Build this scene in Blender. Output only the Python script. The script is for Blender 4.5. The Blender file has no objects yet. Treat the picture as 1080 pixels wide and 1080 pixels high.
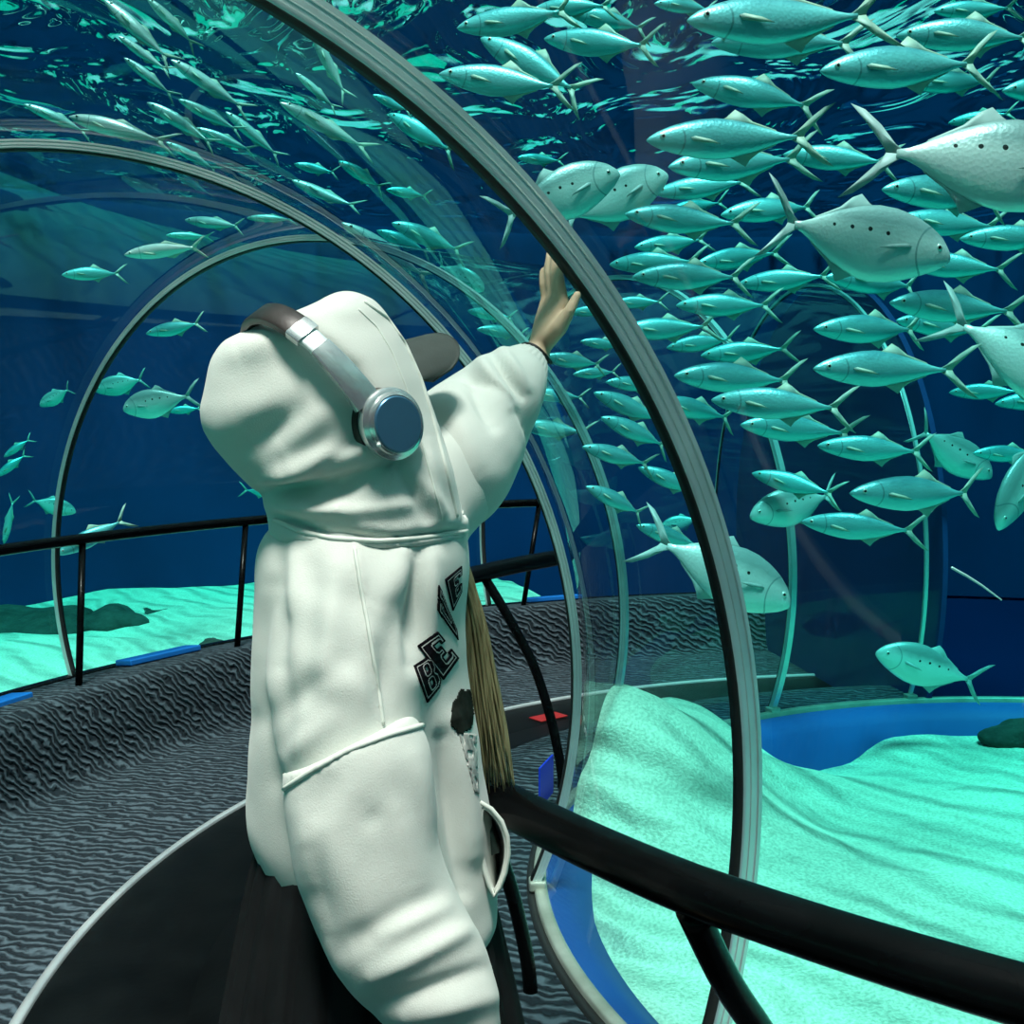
SUN_E, SKY_E, EXPO = 12.0, 1.15, 0.12
import bpy, bmesh, math, random
import numpy as np
from mathutils import Vector, Matrix, noise
from mathutils.bvhtree import BVHTree
random.seed(11)
PI = math.pi
scene = bpy.context.scene
COL = scene.collection
# ---------------------------------------------------------------- helpers
def link(o, parent=None):
    COL.objects.link(o)
    if parent is not None: o.parent = parent
    return o
def meshobj(name, verts, faces, mats, parent=None, smooth=True, midx=None):
    me = bpy.data.meshes.new(name)
    me.from_pydata([tuple(map(float, v)) for v in verts], [], faces)
    for m in (mats if isinstance(mats, (list, tuple)) else [mats]): me.materials.append(m)
    if midx is not None:
        for p, i in zip(me.polygons, midx): p.material_index = i
    if smooth:
        for p in me.polygons: p.use_smooth = True
    me.update()
    return link(bpy.data.objects.new(name, me), parent)
def tag(o, label=None, cat=None, group=None, kind=None):
    if label: o['label'] = label
    if cat: o['category'] = cat
    if group: o['group'] = group
    if kind: o['kind'] = kind
    return o
def empty(name, loc, parent=None):
    o = bpy.data.objects.new(name, None); o.location = loc; o.empty_display_size = .05
    return link(o, parent)
class MB:
    def __init__(s): s.v = []; s.f = []; s.m = []
    def add(s, vs, fs, mi=0):
        b = len(s.v); s.v += [tuple(map(float, v)) for v in vs]
        s.f += [tuple(i + b for i in f) for f in fs]; s.m += [mi] * len(fs)
    def loft(s, rings, closed=False, caps=True, mi=0):
        n = len(rings[0]); vs = [p for r in rings for p in r]; fs = []
        R = len(rings)
        for i in range(R if closed else R - 1):
            a, b = i * n, ((i + 1) % R) * n
            for j in range(n):
                k = (j + 1) % n
                fs.append((a + j, a + k, b + k, b + j))
        if caps and not closed:
            fs.append(tuple(range(n))[::-1]); fs.append(tuple((R - 1) * n + j for j in range(n)))
        s.add(vs, fs, mi)
    def tube(s, pts, rad, n=10, mi=0, caps=True, flat=1.0, up=(0, 0, 1)):
        pts = [Vector(p) for p in pts]
        if not hasattr(rad, '__len__'): rad = [rad] * len(pts)
        rings = []; a = None
        for i, p in enumerate(pts):
            t = (pts[min(i + 1, len(pts) - 1)] - pts[max(i - 1, 0)]).normalized()
            if a is None:
                u = Vector(up)
                if abs(t.dot(u)) > .95: u = Vector((1, 0, 0)) if abs(t.x) < .9 else Vector((0, 1, 0))
                a = t.cross(u).normalized()
            else: a = (a - t * a.dot(t)).normalized()
            b = a.cross(t)
            rings.append([p + a * (rad[i] * math.cos(q)) + b * (rad[i] * flat * math.sin(q)) for q in [2 * PI * k / n for k in range(n)]])
        s.loft(rings, False, caps, mi)
    def capsule(s, pts, rad, n=14):
        # tapered tube with rounded ends
        pts = [Vector(p) for p in pts]; rad = list(rad)
        d0 = (pts[0] - pts[1]).normalized(); d1 = (pts[-1] - pts[-2]).normalized()
        pre = [(pts[0] + d0 * rad[0] * math.sin(a), rad[0] * math.cos(a)) for a in (1.35, .9, .45)]
        post = [(pts[-1] + d1 * rad[-1] * math.sin(a), rad[-1] * math.cos(a)) for a in (.45, .9, 1.35)]
        P = [p for p, r in pre] + pts + [p for p, r in post]; R = [r for p, r in pre] + rad + [r for p, r in post]
        s.tube(P, R, n)
    def ball(s, c, rx, ry, rz, n=20, m=14, M=None):
        rings = []
        for i in range(1, m):
            a = -PI / 2 + PI * i / m
            ring = []
            for j in range(n):
                q = 2 * PI * j / n
                v = Vector((rx * math.cos(a) * math.cos(q), ry * math.cos(a) * math.sin(q), rz * math.sin(a)))
                if M: v = M @ v
                ring.append(v + Vector(c))
            rings.append(ring)
        s.loft(rings)
    def box(s, c, sx, sy, sz, M=None, mi=0):
        vs = []
        for x in (-.5, .5):
            for y in (-.5, .5):
                for z in (-.5, .5):
                    v = Vector((x * sx, y * sy, z * sz))
                    if M: v = M @ v
                    vs.append(v + Vector(c))
        s.add(vs, [(0, 1, 3, 2), (4, 6, 7, 5), (0, 4, 5, 1), (2, 3, 7, 6), (0, 2, 6, 4), (1, 5, 7, 3)], mi)
    def build(s, name, mats, parent=None, smooth=True, bevel=0):
        o = meshobj(name, s.v, s.f, mats, parent, smooth, s.m)
        if bevel:
            md = o.modifiers.new('bevel', 'BEVEL'); md.width = bevel; md.segments = 2; md.limit_method = 'ANGLE'
            if smooth:
                bake(o)
        return o
def bake(o):
    dg = bpy.context.evaluated_depsgraph_get(); dg.update()
    me = bpy.data.meshes.new_from_object(o.evaluated_get(dg)); me.name = o.name
    o.modifiers.clear(); old = o.data; o.data = me
    for p in me.polygons: p.use_smooth = True
    return o
def remesh(o, voxel, smooth=6, fac=.5):
    md = o.modifiers.new('r', 'REMESH'); md.mode = 'VOXEL'; md.voxel_size = voxel; md.use_smooth_shade = True
    if smooth:
        sm = o.modifiers.new('s', 'SMOOTH'); sm.iterations = smooth; sm.factor = fac
    return bake(o)
# ---------------------------------------------------------------- camera model (photo is 1080 x 1080)
FPX = 1223.2; PIT = .0873; CH = 1.6
cP, sP = math.cos(PIT), math.sin(PIT)
def at(x, y, D):
    X = (x - 540) / FPX; U = -(y - 540) / FPX
    d = Vector((X, cP + U * sP, U * cP - sP))
    return d / d.y * D + Vector((0, 0, CH))
def px(P):
    P = np.asarray(P, float); x, y, z = P[:, 0], P[:, 1], P[:, 2] - CH
    d = y * cP - z * sP; u = y * sP + z * cP
    return np.stack([540 + FPX * x / d, 540 - FPX * u / d], 1)
cam = bpy.data.cameras.new('camera'); co = link(bpy.data.objects.new('camera', cam))
co.location = (0, 0, CH); co.rotation_euler = (PI / 2 - PIT, 0, 0)
cam.sensor_width = 36; cam.lens = 36 * FPX / 1080; cam.clip_start = .05; cam.clip_end = 200
scene.camera = co
# ---------------------------------------------------------------- materials
def mat(name, col, rough=.6, metal=0., spec=.5):
    m = bpy.data.materials.new(name); m.use_nodes = True
    b = m.node_tree.nodes['Principled BSDF']
    b.inputs['Base Color'].default_value = (*col, 1); b.inputs['Roughness'].default_value = rough
    b.inputs['Metallic'].default_value = metal; b.inputs['Specular IOR Level'].default_value = spec
    return m
def nodes(m): return m.node_tree.nodes, m.node_tree.links, m.node_tree.nodes['Principled BSDF']
def N(ns, t, **kw):
    n = ns.new(t)
    for k, v in kw.items():
        if k in n.inputs: n.inputs[k].default_value = v
        else: setattr(n, k, v)
    return n
def noisy(m, c0, c1, scale=8, bump=0, bscale=None, detail=4, dist=.01, stretch=None):
    ns, ln, b = nodes(m)
    tc = ns.new('ShaderNodeTexCoord'); mp = ns.new('ShaderNodeMapping'); ln.new(tc.outputs['Object'], mp.inputs['Vector'])
    if stretch: mp.inputs['Scale'].default_value = stretch
    t = N(ns, 'ShaderNodeTexNoise', Scale=scale, Detail=detail); ln.new(mp.outputs[0], t.inputs['Vector'])
    r = ns.new('ShaderNodeValToRGB'); r.color_ramp.elements[0].color = (*c0, 1); r.color_ramp.elements[1].color = (*c1, 1)
    r.color_ramp.elements[0].position = .3; r.color_ramp.elements[1].position = .7
    ln.new(t.outputs['Fac'], r.inputs['Fac']); ln.new(r.outputs[0], b.inputs['Base Color'])
    if bump:
        t2 = N(ns, 'ShaderNodeTexNoise', Scale=bscale or scale * 4, Detail=4); ln.new(mp.outputs[0], t2.inputs['Vector'])
        bp = N(ns, 'ShaderNodeBump', Strength=bump, Distance=dist); ln.new(t2.outputs['Fac'], bp.inputs['Height']); ln.new(bp.outputs[0], b.inputs['Normal'])
    return m
M = {}
M['metal'] = noisy(mat('brushed_steel', (.36, .38, .38), .38, .7), (.60, .68, .68), (.80, .87, .86), 5, .05, 60)
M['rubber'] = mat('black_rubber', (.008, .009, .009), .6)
M['black'] = noisy(mat('black_paint', (.004, .004, .004), .24, 0, .09), (.0015, .0018, .002), (.003, .0035, .004), 12, .06, 40)
M['kerb'] = noisy(mat('pale_alloy', (.45, .45, .38), .45, .5), (.34, .35, .29), (.52, .52, .45), 10)
M['blue'] = noisy(mat('blue_pool_paint', (.005, .10, .42), .6), (.003, .055, .25), (.004, .08, .33), 3)
M['wall'] = noisy(mat('blue_wall_with_haze', (.0, .03, .22), .9), (.002, .022, .125), (.003, .033, .175), .5)  # blue paint that also stands in for light scattered in the water
M['navy'] = mat('navy_paint', (.001, .008, .045), .95, 0, .02)
M['walk'] = noisy(mat('black_walkway', (.006, .007, .007), .42, 0, .05), (.002, .0028, .003), (.0045, .006, .0062), 6, .05, 30)
M['panel'] = mat('blue_panel', (.01, .16, .55), .25)
M['red'] = mat('red_vinyl', (.30, .012, .012), .5)
M['signblue'] = mat('blue_sign', (.01, .04, .55), .35)
M['white'] = mat('white_print', (.8, .82, .8), .5)
M['cloth'] = noisy(mat('white_fleece', (.70, .73, .68), .9, 0, .2), (.56, .60, .555), (.62, .645, .60), 6, .25, 420, dist=.002)
ns, ln, b = nodes(M['cloth']); b.inputs['Sheen Weight'].default_value = .15
M['seam'] = mat('white_stitching', (.66, .70, .64), .9, 0, .2)
M['skirt'] = noisy(mat('black_skirt_cloth', (.011, .012, .013), .85, 0, .06), (.006, .0075, .008), (.013, .015, .016), 9, .2, 200, dist=.002)
M['skin'] = noisy(mat('skin', (.62, .43, .29), .5, 0, .4), (.58, .38, .25), (.66, .47, .32), 14)
nodes(M['skin'])[2].inputs['Subsurface Weight'].default_value = .08
nodes(M['skin'])[2].inputs['Subsurface Radius'].default_value = (.01, .004, .002)
M['hair'] = noisy(mat('blond_hair', (.30, .25, .12), .45), (.11, .10, .045), (.30, .27, .14), 30, stretch=(6, 6, .5))
M['cap'] = noisy(mat('grey_cap', (.05, .055, .05), .85), (.034, .046, .042), (.046, .060, .055), 30, .2, 300, dist=.001)
M['leather'] = noisy(mat('brown_leather', (.035, .022, .016), .4), (.012, .008, .007), (.024, .016, .013), 40, .2, 200, dist=.001)
M['silver'] = noisy(mat('silver_plastic', (.62, .64, .64), .22, .8), (.55, .58, .58), (.7, .71, .70), 20)
M['mirror'] = mat('cap_plate_reflection_tint', (.07, .20, .32), .3, .5)  # blue reflection on the cup plates put into their base colour
M['letter'] = noisy(mat('black_chenille', (.012, .010, .014), .9, 0, .05), (.003, .003, .0045), (.008, .007, .010), 90)
M['outline'] = mat('pale_letter_line', (.42, .43, .42), .8)
M['grey_print'] = noisy(mat('grey_figure_print', (.4, .4, .38), .9), (.20, .21, .20), (.60, .60, .56), 60)
M['dark_print'] = noisy(mat('dark_print', (.02, .024, .02), .9, 0, .05), (.006, .009, .007), (.02, .024, .02), 60)
M['card'] = mat('dark_green_card', (.06, .09, .08), .5)
M['shoe'] = mat('white_shoe', (.6, .6, .58), .6)
M['eye'] = mat('dark_eye', (.02, .015, .012), .2)
M['rock'] = noisy(mat('dark_rock', (.02, .035, .03), .9), (.012, .022, .018), (.04, .06, .05), 9, .6, 20, dist=.03)
# carpet with a printed and embossed wave
def carpet():
    m = mat('wave_carpet', (.03, .035, .04), .95, 0, .1); ns, ln, b = nodes(m)
    tc = ns.new('ShaderNodeTexCoord'); mp = ns.new('ShaderNodeMapping'); ln.new(tc.outputs['Object'], mp.inputs['Vector'])
    mp.inputs['Rotation'].default_value = (-.75, 0, .2)
    w = N(ns, 'ShaderNodeTexWave', Scale=10.0, Distortion=8, Detail=2.5); w.inputs['Detail Scale'].default_value = 1.3; w.bands_direction = 'Y'
    ln.new(mp.outputs[0], w.inputs['Vector'])
    r = ns.new('ShaderNodeValToRGB'); e = r.color_ramp.elements
    e[0].position = .25; e[0].color = (.013, .021, .027, 1); e[1].position = .95; e[1].color = (.066, .098, .118, 1)
    ln.new(w.outputs['Color'], r.inputs['Fac']); ln.new(r.outputs[0], b.inputs['Base Color'])
    bp = N(ns, 'ShaderNodeBump', Strength=.8, Distance=.02); ln.new(w.outputs['Fac'], bp.inputs['Height']); ln.new(bp.outputs[0], b.inputs['Normal'])
    return m
M['carpet'] = carpet()
def sandm():
    m = mat('pale_sand', (.82, .80, .66), .95, 0, .1); ns, ln, b = nodes(m)
    tc = ns.new('ShaderNodeTexCoord')
    t = N(ns, 'ShaderNodeTexNoise', Scale=90, Detail=3); ln.new(tc.outputs['Object'], t.inputs['Vector'])
    r = ns.new('ShaderNodeValToRGB'); e = r.color_ramp.elements
    e[0].position = .32; e[0].color = (.50, .53, .42, 1); e[1].position = .62; e[1].color = (.76, .76, .62, 1)
    ln.new(t.outputs['Fac'], r.inputs['Fac']); ln.new(r.outputs[0], b.inputs['Base Color'])
    w = N(ns, 'ShaderNodeTexWave', Scale=1.6, Distortion=5, Detail=3); ln.new(tc.outputs['Object'], w.inputs['Vector']); w.bands_direction = 'DIAGONAL'
    ad = N(ns, 'ShaderNodeMath', operation='MULTIPLY_ADD'); ln.new(t.outputs['Fac'], ad.inputs[0]); ad.inputs[1].default_value = .12; ln.new(w.outputs['Fac'], ad.inputs[2])
    bp = N(ns, 'ShaderNodeBump', Strength=.8, Distance=.10); ln.new(ad.outputs[0], bp.inputs['Height']); ln.new(bp.outputs[0], b.inputs['Normal'])
    return m
M['sand'] = sandm()
def absdot(ns, ln, normal=None):
    g = ns.new('ShaderNodeNewGeometry'); d = ns.new('ShaderNodeVectorMath'); d.operation = 'DOT_PRODUCT'
    ln.new(g.outputs['Incoming'], d.inputs[0]); ln.new(normal if normal else g.outputs['Normal'], d.inputs[1])
    a = N(ns, 'ShaderNodeMath', operation='ABSOLUTE'); ln.new(d.outputs['Value'], a.inputs[0]); return a.outputs[0]
def blank(name):
    m = bpy.data.materials.new(name); m.use_nodes = True; ns, ln = m.node_tree.nodes, m.node_tree.links; ns.clear()
    return m, ns, ln, ns.new('ShaderNodeOutputMaterial')
def acrylic():
    m, ns, ln, out = blank('clear_acrylic')
    a = absdot(ns, ln)
    i = N(ns, 'ShaderNodeMath', operation='SUBTRACT'); i.inputs[0].default_value = 1; ln.new(a, i.inputs[1])
    p = N(ns, 'ShaderNodeMath', operation='POWER'); ln.new(i.outputs[0], p.inputs[0]); p.inputs[1].default_value = 5
    q = N(ns, 'ShaderNodeMath', operation='MULTIPLY_ADD'); ln.new(p.outputs[0], q.inputs[0]); q.inputs[1].default_value = .62; q.inputs[2].default_value = .022
    t = ns.new('ShaderNodeBsdfTransparent'); t.inputs[0].default_value = (.97, .985, .985, 1)
    g = ns.new('ShaderNodeBsdfGlossy'); g.inputs['Roughness'].default_value = .02
    mx = ns.new('ShaderNodeMixShader'); ln.new(q.outputs[0], mx.inputs[0]); ln.new(t.outputs[0], mx.inputs[1]); ln.new(g.outputs[0], mx.inputs[2])
    ln.new(mx.outputs[0], out.inputs['Surface']); return m
M['acrylic'] = acrylic()
def water():
    m, ns, ln, out = blank('sea_water')
    t = ns.new('ShaderNodeBsdfTransparent'); ln.new(t.outputs[0], out.inputs['Surface'])
    v = ns.new('ShaderNodeVolumeAbsorption'); v.inputs['Color'].default_value = (.52, .955, .945, 1); v.inputs['Density'].default_value = 1.0
    ln.new(v.outputs[0], out.inputs['Volume']); return m
M['water'] = water()
def surface():
    m, ns, ln, out = blank('rippled_water_surface')
    tc = ns.new('ShaderNodeTexCoord')
    mp = ns.new('ShaderNodeMapping'); mp.inputs['Scale'].default_value = (1.35, .62, 1); mp.inputs['Rotation'].default_value = (0, 0, .25); ln.new(tc.outputs['Object'], mp.inputs['Vector'])
    n1 = N(ns, 'ShaderNodeTexNoise', Scale=1.25, Detail=3, Distortion=1.0); n1.inputs['Roughness'].default_value = .45; ln.new(mp.outputs[0], n1.inputs['Vector'])
    bp = N(ns, 'ShaderNodeBump', Strength=1.0, Distance=SURF_BUMP); ln.new(n1.outputs['Fac'], bp.inputs['Height'])
    a = absdot(ns, ln, bp.outputs[0])
    mr = ns.new('ShaderNodeMapRange'); mr.inputs['From Min'].default_value = .55; mr.inputs['From Max'].default_value = .74; mr.inputs['To Min'].default_value = 1; mr.inputs['To Max'].default_value = .04
    ln.new(a, mr.inputs['Value'])
    t = ns.new('ShaderNodeBsdfTransparent')
    g = ns.new('ShaderNodeBsdfGlossy'); g.inputs['Roughness'].default_value = .0; ln.new(bp.outputs[0], g.inputs['Normal'])
    mx = ns.new('ShaderNodeMixShader'); ln.new(mr.outputs[0], mx.inputs[0]); ln.new(t.outputs[0], mx.inputs[1]); ln.new(g.outputs[0], mx.inputs[2])
    ln.new(mx.outputs[0], out.inputs['Surface']); return m
SURF_BUMP = .72
M['surface'] = surface()
# ---------------------------------------------------------------- the place: a ring tunnel in a round tank
CX, CY, RC, ZC, RT = 2.251, 3.316, 3.565, .82, 1.53
ZS = 3.4
def pol(r, th, z): return Vector((CX + r * math.cos(th), CY + r * math.sin(th), z))
def sweep(name, prof, th0, th1, n, mats, parent=None, closed_prof=False, smooth=True, full=False):
    """a profile of (r, z) points carried round the tunnel's centre"""
    mb = MB(); k = len(prof); vs = []; fs = []
    cnt = n if full else n + 1
    for i in range(cnt):
        th = th0 + (th1 - th0) * i / n
        vs += [pol(r, th, z) for r, z in prof]
    for i in range(n):
        a, b = i * k, ((i + 1) % cnt) * k
        for j in range(k if closed_prof else k - 1):
            l = (j + 1) % k
            fs.append((a + j, a + l, b + l, b + j))
    if closed_prof and not full:
        fs.append(tuple(range(k))); fs.append(tuple((cnt - 1) * k + j for j in range(k))[::-1])
    mb.add(vs, fs); return mb.build(name, mats, parent, smooth)
def tubeprof(R, t0, t1, n): return [(RC + R * math.cos(t0 + (t1 - t0) * i / n), ZC + R * math.sin(t0 + (t1 - t0) * i / n)) for i in range(n + 1)]
T0, T1 = -.38, PI + .41
TH0, TH1 = 4.78, 1.70
# the setting
def struct(o): o['kind'] = 'structure'; return o
struct(sweep('floor', [(2.20, .20), (2.55, .195), (2.74, .15), (3.12, .05), (3.13, .015), (3.55, .015)], TH1 - .03, TH0 + .02, 220, [M['carpet'], M['walk']]))
fl = bpy.data.objects['floor']
for i, p in enumerate(fl.data.polygons): p.material_index = 1 if i % 5 >= 2 else 0
struct(sweep('floor_outer', [(3.585, .012), (3.9, .01), (4.36, .0), (4.40, .03), (4.43, .15), (4.46, .33), (4.50, .365), (4.9, .31), (4.96, .29)], TH1 - .03, TH0 + .02, 220, M['carpet']))
struct(sweep('trim_1', [(3.548, .0), (3.548, .022), (3.553, .027), (3.570, .027), (3.575, .022), (3.588, .008)], TH1 - .03, TH0 + .02, 240, M['metal']))
struct(sweep('trim_2', [(2.150, .17), (2.150, .222), (2.155, .227), (2.182, .227), (2.187, .222), (2.187, .19)], 0, 2 * PI, 200, M['kerb'], full=True))
struct(sweep('trim_4', [(2.187, .19), (2.187, .212), (2.206, .21), (2.21, .19)], TH1 - .03, TH0 + .02, 200, M['rubber']))
struct(sweep('trim_3', [(4.945, .25), (4.945, .30), (4.95, .305), (5.0, .305), (5.005, .30), (5.005, .25)], TH1 - .03, TH0 + .02, 240, M['black']))
struct(sweep('wall_inner', [(2.152, .205), (2.10, .20), (2.02, .15), (1.97, -.1), (1.965, -.9)], 0, 2 * PI, 200, M['blue'], full=True))
struct(sweep('wall_outer', [(4.985, .28), (5.01, .27), (5.012, -.9)], 0, 2 * PI, 220, M['blue'], full=True))
struct(sweep('floor_base', [(2.115, .195), (5.01, .26)], TH0 - 2 * PI + .01, TH1 - .02, 120, M['navy']))
struct(sweep('floor_tank', [(5.01, -.87), (9.05, -.87)], 0, 2 * PI, 120, M['wall'], full=True))
for nm, th in (('wall_end', TH1 - .012), ('wall_back', TH0 + .012)):
    mb = MB(); pr = tubeprof(RT - .002, T0, T1, 60)
    mb.loft([[pol(r, th + d, z) for r, z in pr + [(2.12, -.2), (5.0, -.2)]] for d in (-.006, .006)]); struct(mb.build(nm, M['wall'], None, False))
struct(sweep('wall_tank', [(9.05, -.9), (9.05, 4.2)], 0, 2 * PI, 160, M['wall'], full=True))
# acrylic panes between the ribs
RIBS = [3.664, 3.167, 2.662, 2.076, 1.727]
edges = [TH0] + RIBS + [TH1]
for i in range(len(edges) - 1):
    struct(sweep('window_%d' % (i + 1), tubeprof(RT - .004, T0, T1, 72), edges[i], edges[i + 1], 26, M['acrylic']))
# ribs
RL = {3.664: 'nearest steel tunnel rib arching over the raised hand at right', 3.167: 'second steel rib, arching behind the hooded person and ending beside the black handrail',
      2.662: 'third, thinner looking rib rising at left from the carpet ledge behind the far handrail', 2.076: 'fourth rib, seen as a teal arc through the water right of the nearest rib',
      1.727: 'farthest visible rib, a faint arc through the water at right'}
for th in RIBS:
    base = pol(RC, th, 0)
    root = empty('tunnel_rib', base); tag(root, RL[th], 'rib', 'steel ribs of the acrylic tunnel')
    e = Vector((math.cos(th), math.sin(th), 0)); tg = Vector((-math.sin(th), math.cos(th), 0))
    def ring(prof, t):
        out = []
        for w, R in prof:
            c = e * (R * math.cos(t)) + Vector((0, 0, ZC + R * math.sin(t)))
            out.append(c + tg * w)
        return out
    n = 110
    # nearest ribs are the heavy double joints, the farther ones slimmer
    R0, R1, W0, W1 = (1.483, 1.5335, .0, .028) if th > 3.5 else ((1.487, 1.512, -.015, .015) if th > 1.9 else (1.49, 1.508, -.008, .008))
    H, W = R1 - R0, W1 - W0
    prof = []
    for x, y in ((0, .12), (.04, .06), (.10, .0), (.90, .0), (.96, .06), (1, .12), (1, .24), (.90, .27), (.90, .42), (.98, .45), (.98, .63), (.90, .66), (.90, .78), (1, .82), (1, 1), (0, 1), (0, .82), (.10, .78), (.10, .66), (.02, .63), (.02, .45), (.10, .42), (.10, .27), (0, .24)):
        prof.append((W0 + W * x, R0 + H * y))
    shade_prof = [(W0 + W * .06, R0 - .004), (W1 - W * .06, R0 - .004), (W1 - W * .06, R0 + .006), (W0 + W * .06, R0 + .006)]
    mb = MB(); mb.loft([ring(prof, T0 + (T1 - T0) * i / n) for i in range(n + 1)]); mb.build('steel_band', M['metal'], root, smooth=False)
    for p in root.children[0].data.polygons: p.use_smooth = True
    root.children[0].data.set_sharp_from_angle(angle=.6)
    mb = MB(); mb.loft([ring(shade_prof, T0 + .01 + (T1 - T0 - .02) * i / n) for i in range(n + 1)]); mb.build('inner_shade_strip', M['rubber'], root)  # dark strip: shade on the rib's inner face put in as colour
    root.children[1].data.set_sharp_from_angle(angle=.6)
    for t in (T0 + .02, T1 - .02):
        c = e * (1.50 * math.cos(t)) + Vector((0, 0, ZC + 1.50 * math.sin(t) - .02))
        mb = MB(); mb.box(c, .05, .055, .03, Matrix.Rotation(th, 3, 'Z')); mb.build('rib_foot', M['kerb'], root, False, .006)
# water body with the tunnel cut out, surface, sand
bm = bmesh.new()
def bring(prof, n):
    rows = [[bm.verts.new(pol(r, TH1 - .03 + (TH0 - TH1 + .06) * i / (n - 1), z)) for r, z in prof] for i in range(n)]
    fs = []
    for i in range(n - 1):
        A, B = rows[i], rows[i + 1]
        for j in range(len(prof)):
            l = (j + 1) % len(prof)
            fs.append(bm.faces.new((A[j], A[l], B[l], B[j])))
    fs += [bm.faces.new(rows[0]), bm.faces.new(rows[-1])]
    return rows, fs
n = 144
outer = [[bm.verts.new(pol(9.0, 2 * PI * i / n, z)) for i in range(n)] for z in (-.85, ZS + .12)]
of = [bm.faces.new((outer[0][i], outer[0][(i + 1) % n], outer[1][(i + 1) % n], outer[1][i])) for i in range(n)]
of += [bm.faces.new(outer[0]), bm.faces.new(outer[1])]
bmesh.ops.recalc_face_normals(bm, faces=of)
cav = tubeprof(RT + .0005, T0 - .005, T1 + .005, 64) + [(2.10, .15), (2.10, -.6), (5.03, -.6), (5.03, .22)]
_, cf = bring(cav, 200)
bmesh.ops.recalc_face_normals(bm, faces=cf)
for f in cf: f.normal_flip()
me = bpy.data.meshes.new('water'); bm.to_mesh(me); bm.free(); me.materials.append(M['water'])
tag(link(bpy.data.objects.new('water', me)), 'clear blue green sea water filling the tank round the tunnel', 'water', kind='stuff')
mb = MB(); k = 60
vs = [(CX, CY, ZS)]; fs = []
for i in range(1, k + 1):
    for j in range(96): vs.append(pol(9.0 * i / k, 2 * PI * j / 96, ZS))
for j in range(96): fs.append((0, 1 + j, 1 + (j + 1) % 96))
for i in range(k - 1):
    for j in range(96):
        a, b2 = 1 + i * 96, 1 + (i + 1) * 96; l = (j + 1) % 96
        fs.append((a + j, b2 + j, b2 + l, a + l))
mb.add(vs, fs); tag(mb.build('water_surface', M['surface']), 'rippling underside of the water surface above the fish', 'water surface', kind='stuff')
CP = [(.15, 2.7, .03), (.32, 2.45, .03), (.12, 3.2, .0), (.15, 3.6, .10), (.25, 3.94, .37), (.37, 4.25, .60), (.62, 4.63, .44), (.98, 4.99, .2), (1.2, 5.1, -.06), (1.4, 5.24, -.02), (1.79, 5.36, .1), (2.26, 5.42, .08),
      (2.2, 3.3, .0), (3.2, 2, .0), (1, 2, .08), (3.6, 4.3, .05), (.8, 3.4, .12), (1.3, 4.2, .06)]
def sand_in(x, y):
    w = z = 0
    for a, b2, c in CP:
        q = 1 / ((x - a) ** 2 + (y - b2) ** 2 + .02) ** 1.6; w += q; z += q * c
    return z / w + .025 * noise.noise((x * 2.2, y * 2.2, 1.3)) + .008 * noise.noise((x * 9, y * 4, 5))
def sand_out(x, y):
    return -.03 + .10 * noise.noise((x * .8, y * .8, 4.4)) + .03 * noise.noise((x * 2.5, y * 2.5, 7))
def disc(r0, r1, nr, nt, fn, a0=0, a1=2 * PI):
    mb = MB(); vs = []; fs = []; full = a1 - a0 > 6.2
    for i in range(nr + 1):
        r = r0 + (r1 - r0) * i / nr
        for j in range(nt):
            p = pol(r, a0 + (a1 - a0) * j / (nt if full else nt - 1), 0); vs.append((p.x, p.y, fn(p.x, p.y)))
    for i in range(nr):
        for j in range(nt if full else nt - 1):
            l = (j + 1) % nt; fs.append((i * nt + j, (i + 1) * nt + j, (i + 1) * nt + l, i * nt + l))
    mb.add(vs, fs); return mb
tag(disc(.001, 2.10, 70, 260, sand_in).build('sand_bed', M['sand']), 'pale sand seabed inside the bend of the tunnel, right of the handrail', 'sand', kind='stuff')
tag(disc(5.008, 9.04, 50, 260, sand_out, 1.87, 5.6).build('sand_bed', M['sand']), 'pale sand seabed beyond the far handrail at left', 'sand', kind='stuff')
# rocks
def rock(p, sx, sy, sz, label, seed):
    mb = MB(); mb.ball((0, 0, 0), sx, sy, sz, 26, 16); o = mb.build('rock', M['rock']); o.location = p
    for v in o.data.vertices:
        d = noise.noise(Vector(v.co) * (1.6 / max(sx, sy)) + Vector((seed, 0, 0)))
        v.co *= 1 + .45 * d
    tag(o, label, 'rock', 'dark rocks on the sand')
def sandpt(x, y, D):
    p = at(x, y, D); p.z = sand_out(p.x, p.y); return p
rock(at(12, 664, 8.9), .6, .45, .18, 'long dark rock on the far sand at the left edge', 1)
rock(at(112, 657, 9.0), .30, .3, .11, 'dark rock on the far sand between the third rib and the rail post', 2)
rock(at(172, 652, 9.4), .26, .25, .08, 'low dark rock lying on the far sand right of the rail post', 3)
rock(at(223, 681, 6.9), .07, .06, .045, 'small dark stone on the sand beside the second rail post', 4)
rock(at(1075, 775, 5.2), .16, .12, .06, 'dark rock at the right edge of the near sand', 5)
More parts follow.
